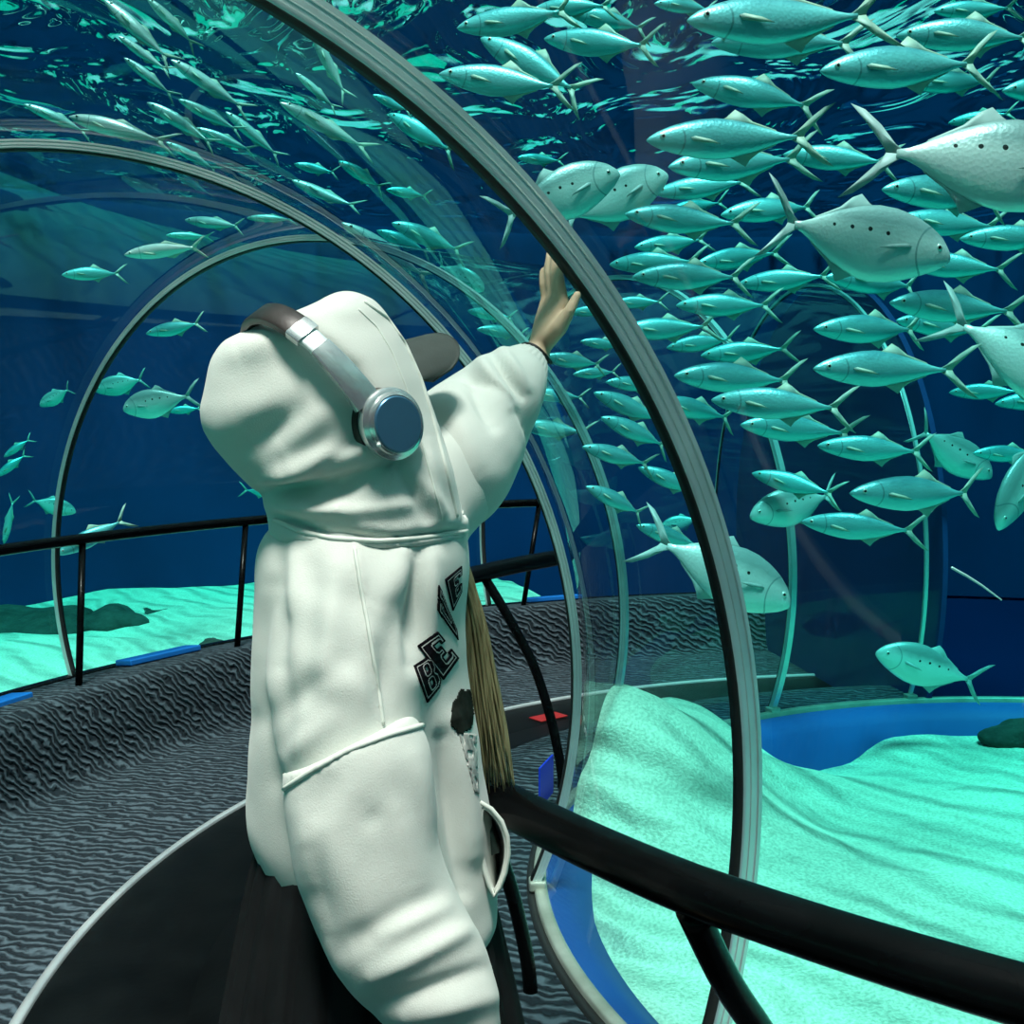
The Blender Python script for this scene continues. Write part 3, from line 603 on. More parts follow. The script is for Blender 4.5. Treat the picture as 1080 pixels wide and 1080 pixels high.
def fish_meshes(T, k):
    sp = np.array(SPEC[T]); out = {}
    if T == 'J': sp[:, 1:3] *= .88
    s = np.concatenate([np.linspace(0, .06, 5), np.linspace(.09, .83, 18)])
    mb = MB(); rings = []
    for q in s:
        t, bo, hw = [np.interp(q, sp[:, 0], sp[:, i]) for i in (1, 2, 3)]
        c = (t + bo) / 2; h = (t - bo) / 2
        rings.append([(-q, hw * math.copysign(abs(math.cos(a)) ** 1.15, math.cos(a)) + bendy(-q, k), c + h * math.sin(a)) for a in [2 * PI * j / 20 for j in range(20)]])
    mb.loft(rings); out['body'] = mb
    def fin(poly, th):
        # outline in x,z with a ridge down the middle: thick root, thin edge
        m = MB(); n = len(poly); cx = sum(p[0] for p in poly) / n; cz = sum(p[1] for p in poly) / n
        vs = []
        for sgn in (1, -1):
            for x, z in poly: vs.append((x, bendy(x, k) + sgn * th * .15, z))
            vs.append((cx, bendy(cx, k) + sgn * th, cz))
        fs = []
        for i in range(n):
            j = (i + 1) % n
            fs += [(i, j, n), (n + 1 + j, n + 1 + i, 2 * n + 1), (j, i, n + 1 + i, n + 1 + j)]
        m.add(vs, fs); return m
    sp_ = .17 if T == 'J' else (.19 if T == 'P' else .12)
    up = [(-.80, .012), (-.835, .034), (-.90, sp_ * .58), (-.965, sp_ * .88), (-1.02, sp_), (-.965, sp_ * .68), (-.915, sp_ * .36), (-.875, .018), (-.868, .0)]
    lo = [(x, -z) for x, z in up][::-1]
    tail = fin(up + [(-.80, 0)], .006); t2 = fin([(-.80, 0)] + lo, .006); tail.add(t2.v, t2.f); out['tail_fin'] = tail
    h = SPEC[T]
    def top(x, i): return float(np.interp(-x, sp[:, 0], sp[:, i]))
    df = [(-.42, top(-.42, 1) - .012), (-.455, top(-.455, 1) + .012), (-.50, top(-.50, 1) + (.055 if T != 'S' else .03)), (-.545, top(-.50, 1) + (.03 if T != 'S' else .015)), (-.60, top(-.60, 1) + .012), (-.72, top(-.72, 1) + .006), (-.74, top(-.74, 1) - .008), (-.58, top(-.58, 1) - .02)]
    out['dorsal_fin'] = fin(df, .005)
    af = [(-.46, top(-.46, 2) + .012), (-.50, top(-.50, 2) - .014), (-.56, top(-.54, 2) - (.06 if T != 'S' else .03)), (-.585, top(-.57, 2) - .03), (-.63, top(-.63, 2) - .012), (-.72, top(-.72, 2) - .006), (-.74, top(-.74, 2) + .008), (-.60, top(-.60, 2) + .02)]
    out['anal_fin'] = fin(af, .005)
    for sg in (1, -1):
        m = MB(); y0 = float(np.interp(.24, sp[:, 0], sp[:, 3])) * .97
        P = [(-.235, .008), (-.26, .014), (-.34, -.004), (-.40, -.030), (-.33, -.024), (-.25, -.014)]
        vs = [(x, sg * (y0 + .10 * (-x - .235)), z) for x, z in P] + [(x, sg * (y0 + .006 + .10 * (-x - .235)), z) for x, z in P]
        n = len(P); m.add(vs, [tuple(range(n)), tuple(range(n, 2 * n))[::-1]] + [(i, n + i, n + (i + 1) % n, (i + 1) % n) for i in range(n)])
        out['pectoral_fin' + str(sg)] = m
        m = MB(); ex = -.085; ez = .018 if T != 'P' else .03; ey = sg * float(np.interp(.085, sp[:, 0], sp[:, 3])) * .93
        er = .017
        m.ball((ex, ey, ez), er, .008, er, 14, 8); q = MB(); q.ball((ex, ey + sg * .005, ez), er * .55, .006, er * .55, 12, 8)
        m.add(q.v, q.f, 1); out['eye' + str(sg)] = m
    return out
FISHM = {}
for T in 'JPS':
    for bi, k in enumerate((-.35, .0, .35)):
        d = {}
        for nm, mb in fish_meshes(T, k).items():
            if nm.startswith('eye'): ms = [M['fisheye'], M['pupil']]
            elif nm == 'body': ms = [M['f' + T]]
            else: ms = [M['finP' if T == 'P' else 'fin']]
            me = bpy.data.meshes.new('fish_' + nm.rstrip('-1')); me.from_pydata(mb.v, [], mb.f)
            for m in ms: me.materials.append(m)
            for p, i in zip(me.polygons, mb.m): p.material_index = i; p.use_smooth = True
            me.update(); d[nm] = me
        FISHM[T, bi] = d
KN = {'J': 'silver_fish', 'P': 'spotted_silver_fish', 'S': 'slender_fish'}
GRP = {'J': 'teal fork-tailed fish shoaling in the tank', 'P': 'pale deep-bodied fish swimming near the glass', 'S': 'slender fish seen from below'}
for T, nose, tail, label in FISH:
    a, b = Vector(nose), Vector(tail)
    if T == 'N':
        mb = MB(); mb.capsule([(0, 0, 0)] + [tuple((b - a) * t + Vector((0, 0, .004 * math.sin(3 * t)))) for t in (.3, .6, 1)], [.0028, .0026, .0022, .0014], 8)
        o = mb.build('thin_stick', M['fP']); o.location = a; tag(o, label, 'stick'); continue
    L = (a - b).length / 1.0; x = (a - b).normalized()
    z = Vector((0, 0, 1)); y = z.cross(x).normalized(); z = x.cross(y)
    roll = random.uniform(-.12, .12)
    if T == 'S': roll = random.uniform(-.35, .35)
    R = Matrix((x, y, z)).transposed() @ Matrix.Rotation(roll, 3, 'X')
    r = empty(KN[T], a); r.rotation_euler = R.to_euler(); r.scale = (L, L, L)
    tag(r, label, 'fish', GRP[T])
    for nm, me in FISHM[T, random.randrange(3)].items():
        o = bpy.data.objects.new(nm.rstrip('-1'), me); link(o, r)
# ---------------------------------------------------------------- the person
def A3(x, y, D): return np.array(at(x, y, D))
FEET_Z = .12
PC = at(382, 700, 1.68)
person = empty('person', (PC.x, PC.y, FEET_Z))
tag(person, 'person in a white hoodie and grey cap, reaching up to touch the tunnel glass', 'person')
PINV = Matrix.Translation(-Vector(person.location))
def own(o, parent=None):
    o.data.transform(PINV); o.parent = parent or person; return o
def verts_np(o):
    a = np.empty(len(o.data.vertices) * 3, np.float32); o.data.vertices.foreach_get('co', a); return a.reshape(-1, 3).astype(float)
def norms_np(o):
    a = np.empty(len(o.data.vertices) * 3, np.float32); o.data.vertices.foreach_get('normal', a); return a.reshape(-1, 3).astype(float)
def setv(o, v): o.data.vertices.foreach_set('co', v.astype(np.float32).ravel()); o.data.update()
def folds(o, L, lump=.003, lscale=9, seed=0, front=True):
    """cloth folds: raised or sunk ridges along lines on the side that faces the viewer, plus a soft all-round unevenness"""
    v = verts_np(o); n = norms_np(o); p = px(v); d = np.zeros(len(v))
    face = np.clip(-n[:, 1] * 1.6 + .35, 0, 1)
    for x0, y0, x1, y1, w, amp in L:
        a = np.array([x0, y0]); b = np.array([x1, y1]); ab = b - a; t = ((p - a) @ ab) / (ab @ ab)
        tc = np.clip(t, 0, 1); dd = np.linalg.norm(p - (a + tc[:, None] * ab), axis=1)
        d += amp * np.exp(-(dd / w) ** 2) * (.35 + .65 * np.sin(np.pi * np.clip(tc, .03, .97)) ** .6) * face
    if lump:
        d += lump * np.array([noise.noise(Vector(q) * lscale + Vector((seed, 0, 0))) + .5 * noise.noise(Vector(q) * lscale * 2.3 + Vector((0, seed, 3))) for q in v])
    setv(o, v + n * d[:, None])
def slices(mb, L, nseg=40, ex=2.2):
    """horizontal cross sections: (image height, left edge, right edge, distance, half depth)"""
    L = np.array(L, float); ys = np.arange(L[0, 0], L[-1, 0] + .01, 6.0); rings = []
    for y in ys:
        xl, xr, D, b = [float(np.interp(y, L[:, 0], L[:, i])) for i in (1, 2, 3, 4)]
        l, r = at(xl, y, D), at(xr, y, D); c = (l + r) / 2; h = (r.x - l.x) / 2; ring = []
        for j in range(nseg):
            q = 2 * PI * j / nseg; cq, sq = math.cos(q), math.sin(q)
            ring.append((c.x + h * math.copysign(abs(cq) ** (2 / ex), cq), c.y + b * math.copysign(abs(sq) ** (2 / ex), sq), c.z))
        rings.append(ring)
    mb.loft(rings)
def path(mb, L, n=28, sub=5):
    """a rounded limb or sleeve: (image x, image y, distance, radius in pixels)"""
    L = np.array(L, float); t = np.linspace(0, len(L) - 1, (len(L) - 1) * sub + 1); i = np.arange(len(L))
    q = np.stack([np.interp(t, i, L[:, k]) for k in range(4)], 1)
    for _ in range(3): q[1:-1] = (q[:-2] + q[2:] + 2 * q[1:-1]) / 4
    mb.tube([at(*r[:3]) for r in q], [r[3] * r[2] / FPX for r in q], n)
# head frame: turned towards the glass and tipped back
az, el = math.radians(38), math.radians(36)
hF = Vector((math.cos(el) * math.cos(az), math.cos(el) * math.sin(az), math.sin(el)))
hR = Vector((math.sin(az), -math.cos(az), 0)); hU = hR.cross(hF).normalized()
hM = Matrix((hF, -hR, hU)).transposed()
CUP = at(411, 447, 1.515)
HC = CUP - hR * .118
# --- body: one continuous figure
mb = MB()
mb.ball(HC, .098, .075, .108, 24, 18, hM)                                        # skull
mb.ball(HC + hF * .045 - hU * .055, .055, .052, .06, 18, 12, hM)                 # jaw
mb.capsule([HC + hF * .095 + hU * .015, HC + hF * .112 - hU * .02], [.009, .013], 10)  # nose
mb.capsule([HC + hF * .088 - hU * .062 + hR * .018, HC + hF * .088 - hU * .062 - hR * .018], [.009, .009], 10)  # lips
for s in (1, -1): mb.ball(HC + hR * s * .076 - hU * .005, .018, .008, .03, 12, 8, hM)   # ears
neck = at(384, 580, 1.68)
mb.capsule([HC - hU * .05 - hF * .02, neck], [.052, .058], 18)
hip = Vector((PC.x - .005, PC.y, .80)); waist = Vector((PC.x, PC.y, .98)); chest = Vector((PC.x, PC.y, 1.22))
for dy in (-.055, .055):
    mb.capsule([chest + Vector((0, dy, .06)), waist + Vector((0, dy * .7, 0)), hip + Vector((0, dy, 0))], [.08, .08, .082], 18)
shR = at(374, 660, 1.53); shL = at(440, 530, 1.80)
mb.capsule([neck, shR], [.05, .045], 16); mb.capsule([neck, shL], [.05, .045], 16)
mb.capsule([shR, at(372, 800, 1.47), at(455, 1010, 1.44), at(520, 1150, 1.43)], [.045, .044, .036, .026], 16)
# right hand hanging below the cuff
rw = at(520, 1150, 1.43); d = (at(560, 1260, 1.43) - rw).normalized()
mb.capsule([rw, rw + d * .07], [.027, .034], 14)
for k, (ln_, off) in enumerate(((.068, -.03), (.078, -.011), (.072, .009), (.056, .028))):
    q = rw + d * .085 + Vector((0, off, 0)); mb.capsule([rw + d * .04 + Vector((0, off * .6, 0)), q, q + d * ln_ * .5 + Vector((-.004, 0, 0)), q + d * ln_ + Vector((-.018, 0, 0))], [.012, .0085, .0078, .006], 10)
mb.capsule([rw + d * .02 + Vector((.01, -.02, 0)), rw + d * .06 + Vector((.025, -.045, 0)), rw + d * .10 + Vector((.03, -.05, 0))], [.013, .010, .0075], 10)
# left arm raised, hand on the glass
def glassD(x, y):
    for k in range(100, 400):
        p = at(x, y, k * .01)
        if math.hypot(math.hypot(p.x - CX, p.y - CY) - RC, p.z - ZC) > RT - .008: 
            if k > 120: return k * .01
    return 2.2
GD = glassD(581, 264) - .012
wr = at(565, 374, GD - .05)
mb.capsule([shL, at(498, 468, 1.93), wr], [.045, .043, .026], 16)
kn = [(594.5, 320, -.030), (589, 313, -.012), (583, 311.5, .006), (576.5, 316, .024)]
tp = [(589.5, 273, -.028), (585.5, 264, -.011), (579, 267, .006), (572.5, 284, .024)]
for (kx, ky, kd), (tx, ty, td), r0 in zip(kn, tp, (.0088, .0090, .0086, .0076)):
    K = at(kx, ky, GD - .028 + kd); Tp = at(tx, ty, GD + min(td, .008))
    mid = K.lerp(Tp, .5) + Vector((-.003, -.004, 0)); m2 = K.lerp(Tp, .77) + Vector((-.002, -.002, 0))
    mb.capsule([wr.lerp(K, .12), wr.lerp(K, .6), K], [.0165, .0150, .0112], 14)
    mb.capsule([K, mid, m2, Tp], [.0108, r0 * 1.04, r0 * .92, r0 * .72], 14)
t0, t1, t2, t3 = wr.lerp(at(582, 350, GD - .05), .5), at(590, 345, GD - .075), at(600.5, 328, GD - .085), at(609, 311, GD - .08)
mb.capsule([t0, t1, t2, t3], [.018, .0155, .0108, .0078], 14)
mb.capsule([wr.lerp(at(594.5, 320, GD - .058), .55), t1], [.013, .013], 12)
for s in (1, -1):   # legs
    h = hip + Vector((0, .075 * s, 0))
    mb.capsule([h, Vector((h.x + .005, h.y, .48)), Vector((h.x - .01, h.y, .19))], [.08, .058, .042], 18)
    mb.capsule([Vector((h.x - .01, h.y, .20)), Vector((h.x + .12, h.y, .155))], [.038, .03], 14)
body = remesh(mb.build('body', M['skin']), .0042, 4)
own(body)
mb = MB()
for s in (1, -1): mb.ball(HC + hF * .092 + hU * .018 + hR * s * .03, .006, .012, .007, 12, 8, hM)
own(mb.build('eyes', M['eye']))
for s in (1, -1):
    h = hip + Vector((.05, .075 * s, 0)); mb = MB(); rings = []
    for q, z0, hw, ht in ((-.115, .125, .02, .03), (-.10, .12, .035, .075), (-.04, .12, .04, .095), (.03, .12, .043, .075), (.09, .12, .044, .055), (.135, .122, .036, .04), (.155, .126, .015, .02)):
        rings.append([(h.x + q, h.y + hw * math.cos(a), z0 + ht * max(0, .5 + .5 * math.sin(a)) if math.sin(a) > -.6 else z0) for a in [2 * PI * j / 16 for j in range(16)]])
    mb.loft(rings); own(mb.build('shoe', M['shoe']))
# --- skirt
mb = MB(); rings = []; ns_ = 192
for i in range(24):
    t = i / 23; z = .99 - .60 * t; rx = .145 + .105 * t ** .8; ry = .15 + .07 * t ** .8; ring = []
    for j in range(ns_):
        a = 2 * PI * j / ns_; ph = (a * 22 / (2 * PI) + .15 * math.sin(3 * a + 2 * t)) % 1
        pl = (.008 + .034 * t) * (ph if ph < .8 else (1 - ph) * 4) + .008 * t * math.sin(a * 5 + 1)
        ring.append((PC.x + .005 + (rx + pl) * math.cos(a), PC.y + (ry + pl) * math.sin(a), z))
    rings.append(ring)
mb.loft(rings, caps=False); sk = mb.build('skirt', M['skirt'])
md = sk.modifiers.new('t', 'SOLIDIFY'); md.thickness = .004; bake(sk); own(sk)
mb = MB(); mb.loft([[(PC.x + .005 + (rx_) * math.cos(2 * PI * j / 40), PC.y + ry_ * math.sin(2 * PI * j / 40), z) for j in range(40)] for rx_, ry_, z in ((.136, .126, .955), (.139, .129, .96), (.139, .129, .99), (.136, .126, .995))]); own(mb.build('waistband', M['skirt']), sk)
# --- hoodie
mb = MB()
slices(mb, [(548, 300, 484, 1.68, .13), (556, 284, 491, 1.68, .165), (575, 274, 496, 1.68, .185), (600, 272, 497, 1.68, .195), (650, 271, 491, 1.68, .19), (700, 269, 492, 1.68, .185), (760, 268, 501, 1.68, .18), (820, 265, 511, 1.68, .175), (850, 262, 517, 1.68, .175), (870, 265, 520, 1.68, .175), (890, 273, 522, 1.68, .172), (915, 287, 525, 1.68, .168), (940, 303, 526, 1.68, .164), (965, 322, 527, 1.67, .16), (986, 342, 520, 1.67, .155)])
path(mb, [(392, 548, 1.66, 30), (382, 562, 1.625, 50), (372, 590, 1.585, 68), (364, 640, 1.555, 82), (362, 710, 1.535, 86), (366, 770, 1.515, 82), (374, 820, 1.495, 73), (380, 850, 1.485, 58)])
path(mb, [(392, 585, 1.69, 60), (420, 545, 1.75, 72), (450, 512, 1.80, 72), (474, 486, 1.85, 66)])
hood_o = mb.build('hoodie', M['cloth']); hoodie = remesh(hood_o, .0075, 40)
folds(hoodie, [(300, 600, 420, 650, 22, -.007), (310, 690, 400, 740, 20, .006), (280, 760, 360, 700, 14, -.006), (420, 640, 400, 760, 14, -.006), (345, 760, 300, 800, 12, .006), (441, 588, 437, 700, 9, -.0204), (455, 592, 447, 720, 12, .0119), (424, 590, 408, 640, 16, .0102), (330, 600, 318, 760, 20, -.0085), (352, 600, 340, 720, 16, .0085), (296, 575, 288, 700, 12, -.0085),
    (285, 620, 300, 820, 14, -.0102), (374, 574, 388, 640, 3.5, .0043), (388, 640, 405, 768, 3.5, .0043), (480, 760, 500, 900, 12, .0136), (466, 780, 488, 940, 9, -.0170), 
    (310, 575, 300, 640, 10, .0068), (400, 690, 420, 780, 16, -.0068)], .0035, 8, 1)
own(hoodie)
def sleeve(L, name='sleeve', F=(), vox=.0065, lump=.0035, seed=2):
    mb = MB(); path(mb, L); o = remesh(mb.build(name, M['cloth']), vox, 6); folds(o, F, lump, 9, seed); return own(o, hoodie)
sleeve([(365, 782, 1.487, 76), (372, 797, 1.485, 80), (377, 812, 1.483, 82), (379, 850, 1.475, 82), (384, 895, 1.465, 80), (398, 940, 1.46, 78), (420, 985, 1.45, 78), (450, 1025, 1.44, 72), (474, 1062, 1.435, 60), (492, 1100, 1.43, 44)],
    F=[(395, 1030, 505, 975, 11, .012), (400, 1062, 520, 1018, 10, -.010), (430, 1075, 528, 1050, 12, .010), (360, 1000, 470, 940, 14, -.007), (405, 985, 470, 955, 10, .008), (330, 900, 345, 985, 12, -.006), (440, 800, 458, 880, 12, .005),
       (352, 812, 330, 870, 16, -.006), (386, 856, 402, 872, 15, -.004), (320, 860, 326, 930, 12, .006), (345, 880, 380, 960, 18, .005), (420, 860, 440, 930, 16, .005)])
sleeve([(428, 528, 1.76, 40), (448, 512, 1.79, 66), (466, 494, 1.83, 72), (484, 472, 1.87, 68), (507, 443, 1.93, 58), (527, 418, GD - .20, 46), (540, 403, GD - .155, 38), (546, 397, GD - .13, 32)],
    F=[(508, 383, 538, 427, 7, .016), (520, 376, 550, 418, 5, -.013), (495, 398, 520, 448, 8, -.012), (530, 370, 556, 408, 6, .010), (462, 440, 490, 520, 10, -.007), (474, 425, 510, 500, 12, .006), (470, 470, 480, 525, 8, .005)], seed=5)
def cuff(L, name='cuff'):
    mb = MB(); L = np.array(L, float); P = [at(*r[:3]) for r in L]; ax = (P[-1] - P[0]).normalized(); u = ax.cross(Vector((0, 0, 1))).normalized(); w_ = u.cross(ax); rings = []
    for r, p in zip(L, P):
        R = r[3] * r[2] / FPX
        rings.append([p + (u * math.cos(a) + w_ * math.sin(a)) * (R * (1 + .012 * math.cos(a * 30))) for a in [2 * PI * j / 180 for j in range(180)]])
    mb.loft(rings, caps=False); o = mb.build(name, M['cloth']); md = o.modifiers.new('t', 'SOLIDIFY'); md.thickness = .004; bake(o); own(o, hoodie)
cuff([(540, 403, GD - .155, 34), (546, 396, GD - .13, 29), (551, 390, GD - .105, 25), (554, 386, GD - .09, 22)])
cuff([(484, 1090, 1.43, 42), (498, 1112, 1.43, 38), (510, 1135, 1.43, 35)])
# hem band
BV = None
def bvh(o):
    me = o.data; return BVHTree.FromPolygons([tuple(v.co + Vector(person.location)) for v in me.vertices], [tuple(p.vertices) for p in me.polygons])
BT = bvh(hoodie)
CAM0 = Vector((0, 0, CH))
def hit(x, y, trees, lift=.003):
    d = (at(x, y, 1) - CAM0).normalized(); best = None
    for t in trees:
        r = t.ray_cast(CAM0, d, 4)
        if r[0] is not None and (best is None or r[3] < best[3]): best = r
    if best is None: return None
    nn = best[1]
    if nn.dot(d) > 0: nn = -nn
    return best[0] + nn * lift
sleeves = [o for o in hoodie.children if o.name.startswith('sleeve')]
SL = [bvh(o) for o in sleeves]
# --- hood
mb = MB()
slices(mb, [(307, 357, 374, 1.63, .022), (311, 347, 388, 1.63, .05), (318, 337, 398, 1.63, .068), (330, 312, 408, 1.63, .088), (337, 297, 412, 1.63, .095), (343, 283, 415, 1.63, .10), (351, 258, 421, 1.63, .108), (362, 235, 428, 1.63, .117), (380, 225, 437, 1.63, .126), (400, 220, 446, 1.63, .132), (430, 213, 456, 1.63, .135), (450, 216, 463, 1.63, .135), (470, 229, 469, 1.63, .134), (490, 247, 476, 1.63, .133), (508, 264, 482, 1.64, .135), (524, 277, 486, 1.65, .142), (540, 284, 491, 1.66, .155), (556, 286, 495, 1.67, .172), (566, 286, 497, 1.68, .175)], 48, 2.1)
hd = remesh(mb.build('hood', M['cloth']), .0065, 7)
folds(hd, [(284, 338, 318, 345, 8, -.0102), (318, 345, 372, 392, 9, -.0136), (372, 392, 392, 430, 10, -.0136), (252, 372, 300, 356, 14, .0085),
    (276, 521, 350, 512, 8, -.0204), (350, 512, 404, 492, 8, -.0153), (300, 498, 384, 470, 11, .0136), (286, 505, 330, 500, 10, .0102), (345, 488, 388, 455, 8, -.0102), (300, 470, 350, 430, 16, .0102), (250, 440, 330, 410, 22, .0068), (262, 470, 310, 440, 18, -.0102),
    (292, 546, 340, 562, 5, -.0119), (340, 562, 420, 568, 5, -.0119), (420, 568, 492, 560, 5, -.0119), (300, 534, 370, 540, 9, .0136), (370, 540, 440, 530, 10, .0102), (436, 500, 470, 550, 8, .0085), (420, 490, 450, 545, 8, -.0102), (330, 530, 400, 505, 7, -.0102),
    (395, 320, 434, 372, 7, .0051), (434, 372, 462, 450, 7, .0051), (462, 450, 482, 545, 7, .0051), (400, 500, 440, 470, 10, -.0085), (450, 470, 462, 540, 8, .0068)], .003, 9, 4)
# open the front of the hood
bm = bmesh.new(); bm.from_mesh(hd.data); cutF = Vector((.62, .76, .16)).normalized()
kill = [f for f in bm.faces if (f.calc_center_median() - HC).dot(cutF) > .088 and (f.calc_center_median() - HC).z > -.135]
bmesh.ops.delete(bm, geom=kill, context='FACES'); 
for _ in range(30):
    bv = [v for v in bm.verts if v.is_boundary]; new = {}
    for v in bv:
        nb = [e.other_vert(v).co for e in v.link_edges if e.is_boundary]
        if len(nb) == 2: new[v] = v.co * .5 + (nb[0] + nb[1]) * .25
    for v, c in new.items(): v.co = c
bm.to_mesh(hd.data); bm.free()
md = hd.modifiers.new('t', 'SOLIDIFY'); md.thickness = .006; md.offset = -1; bake(hd); own(hd, hoodie)
HT = bvh(hd)
# seams as rows of raised stitching lying on the cloth
def seam(L, r, trees, name='seam', lift=.0006, m='seam'):
    L = np.array(L, float); t = np.linspace(0, len(L) - 1, (len(L) - 1) * 12 + 1); i = np.arange(len(L)); P = []
    X = np.stack([np.interp(t, i, L[:, 0]), np.interp(t, i, L[:, 1])], 1)
    for _ in range(4): X[1:-1] = (X[:-2] + X[2:] + 2 * X[1:-1]) / 4
    for x, y in X:
        h = hit(x, y, trees, lift)
        if h is not None and (not P or (h - P[-1]).length < .04): P.append(h)
    if len(P) < 4: return
    mb = MB(); mb.tube(P, r, 8); own(mb.build(name, M[m]), hoodie)
seam([(300, 832), (330, 812), (370, 790), (410, 775), (446, 765)], .0036, SL + [BT])
seam([(374, 578), (380, 615), (390, 670), (398, 720), (404, 764)], .0026, [BT])
seam([(290, 549), (315, 560), (350, 568), (400, 571), (450, 567), (492, 560)], .0034, [HT, BT])
seam([(384, 318), (408, 335), (427, 362), (444, 400), (459, 450), (472, 500), (482, 545)], .0028, [HT], lift=.0003)
seam([(378, 326), (398, 345), (414, 372), (429, 410), (443, 460), (456, 508), (467, 548)], .0016, [HT], lift=0)
# chest lettering: chenille letters laid on the cloth
def inside(poly, x, y):
    c = False; j = len(poly) - 1
    for i in range(len(poly)):
        (xi, yi), (xj, yj) = poly[i], poly[j]
        if (yi > y) != (yj > y) and x < (xj - xi) * (y - yi) / (yj - yi) + xi: c = not c
        j = i
    return c
def edge(polys, x, y):
    m = 9
    for P in polys:
        for i in range(len(P)):
            (ax_, ay), (bx, by_) = P[i], P[(i + 1) % len(P)]; dx, dy = bx - ax_, by_ - ay
            t = max(0, min(1, ((x - ax_) * dx + (y - ay) * dy) / (dx * dx + dy * dy + 1e-9))); m = min(m, math.hypot(x - ax_ - t * dx, y - ay - t * dy))
    return m
LET = {'B': ([(0, 0), (.78, 0), (1, .14), (1, .40), (.9, .5), (1, .60), (1, .86), (.78, 1), (0, 1)], [[(.46, .23), (.62, .23), (.62, .37), (.46, .37)], [(.46, .63), (.62, .63), (.62, .77), (.46, .77)]]),
       'E': ([(0, 0), (1, 0), (1, .36), (.80, .36), (.80, .26), (.52, .26), (.52, .37), (.74, .37), (.74, .63), (.52, .63), (.52, .74), (.80, .74), (.80, .64), (1, .64), (1, 1), (0, 1)], []),
       'V': ([(0, 1), (0, .80), (.05, .80), (.34, 0), (.66, 0), (.95, .80), (1, .80), (1, 1), (.56, 1), (.56, .8), (.6, .8), (.5, .42), (.4, .8), (.44, .8), (.44, 1)], [])}
def decal(name, test, quad, n, mats, trees, lift):
    """a thin patch following the cloth: quad = image corners of (0,0) (1,0) (1,1) (0,1)"""
    q = np.array(quad, float); G = {}; vs = []; fs = []; mi = []
    def vid(i, j):
        if (i, j) in G: return G[i, j]
        u, v = i / n, j / n; p = (1 - u) * (1 - v) * q[0] + u * (1 - v) * q[1] + u * v * q[2] + (1 - u) * v * q[3]
        h = hit(p[0], p[1], trees, lift); G[i, j] = None
        if h is not None: vs.append(h); G[i, j] = len(vs) - 1
        return G[i, j]
    for i in range(n):
        for j in range(n):
            k = test((i + .5) / n, (j + .5) / n)
            if k is None: continue
            f = [vid(i, j), vid(i + 1, j), vid(i + 1, j + 1), vid(i, j + 1)]
            if None in f: continue
            if max((Vector(vs[f[a]]) - Vector(vs[f[(a + 1) % 4]])).length for a in range(4)) > .02: continue
            fs.append(tuple(f)); mi.append(k)
    if not fs: return None
    o = meshobj(name, vs, fs, mats, None, True, mi); md = o.modifiers.new('t', 'SOLIDIFY'); md.thickness = .002; md.offset = -1
    bake(o); return own(o, hoodie)
def letter(ch, quad):
    P, H = LET[ch]
    def t(u, v):
        if not inside(P, u, v) or any(inside(h, u, v) for h in H): return None
        e = edge([P] + H, u, v); return 1 if .07 < e < .10 else 0
    return decal('letter', t, quad, 40, [M['letter'], M['outline']], [BT], .0022)
letter('B', [(450, 741), (466, 721), (454, 690), (436, 702)])
letter('E', [(467, 717), (483, 694), (461, 666), (440, 681)])
letter('V', [(484, 686), (479, 652), (462, 617), (461, 643)])
letter('E', [(477, 644), (486, 624), (486, 597), (469, 611)])
def oval(u, v): return 0 if (u - .5) ** 2 + (v - .5) ** 2 < .25 * (1 + .25 * math.sin(7 * math.atan2(v - .5, u - .5))) ** .5 else None
decal('dark_print', oval, [(472, 772), (498, 776), (501, 728), (480, 726)], 26, [M['dark_print']], [BT], .0015)
def fig(u, v): return 0 if (abs(u - .5) < .46 - .25 * (1 - v) and noise.noise((u * 6, v * 7, 2)) > -.28) else None
decal('figure_print', fig, [(497, 835), (508, 838), (503, 775), (482, 772)], 30, [M['grey_print']], [BT], .0012)
# kangaroo pocket: an open pouch on the front, its mouth towards the viewer
loop = [(506, 846), (518, 853), (529, 866), (535, 882), (536.5, 900), (533, 920), (527, 936), (521, 945), (516, 934), (511, 920), (506, 900), (505, 872)]
LP = np.array(loop, float); rings = []
for D_, s, dx in ((1.60, 1.0, 0), (1.63, 1.0, 0), (1.67, .99, -1), (1.73, .93, -5), (1.79, .7, -13)):
    c = LP.mean(0); rings.append([at(*(c + (p - c) * s + np.array([dx, 0])), D_) for p in LP])
mb = MB(); mb.loft(rings, caps=False); vs_, fs_ = mb.v, mb.f
n_ = len(loop); fs_.append(tuple(4 * n_ + j for j in range(n_)))
o = mb.build('pocket', M['cloth']); sd = o.modifiers.new('s', 'SUBSURF'); sd.levels = 2; md = o.modifiers.new('t', 'SOLIDIFY'); md.thickness = .005; bake(o); pocket = own(o, hoodie)
mb = MB(); mb.tube([at(x, y, 1.60) for x, y in loop + loop[:1]], .0034, 8, caps=False); own(mb.build('pocket_edge', M['seam']), pocket)
mb = MB(); mb.box(at(516, 884, 1.66), .022, .05, .035, Matrix.Rotation(-.35, 3, 'Y')); own(mb.build('dark_card', M['card'], None, False, .002))
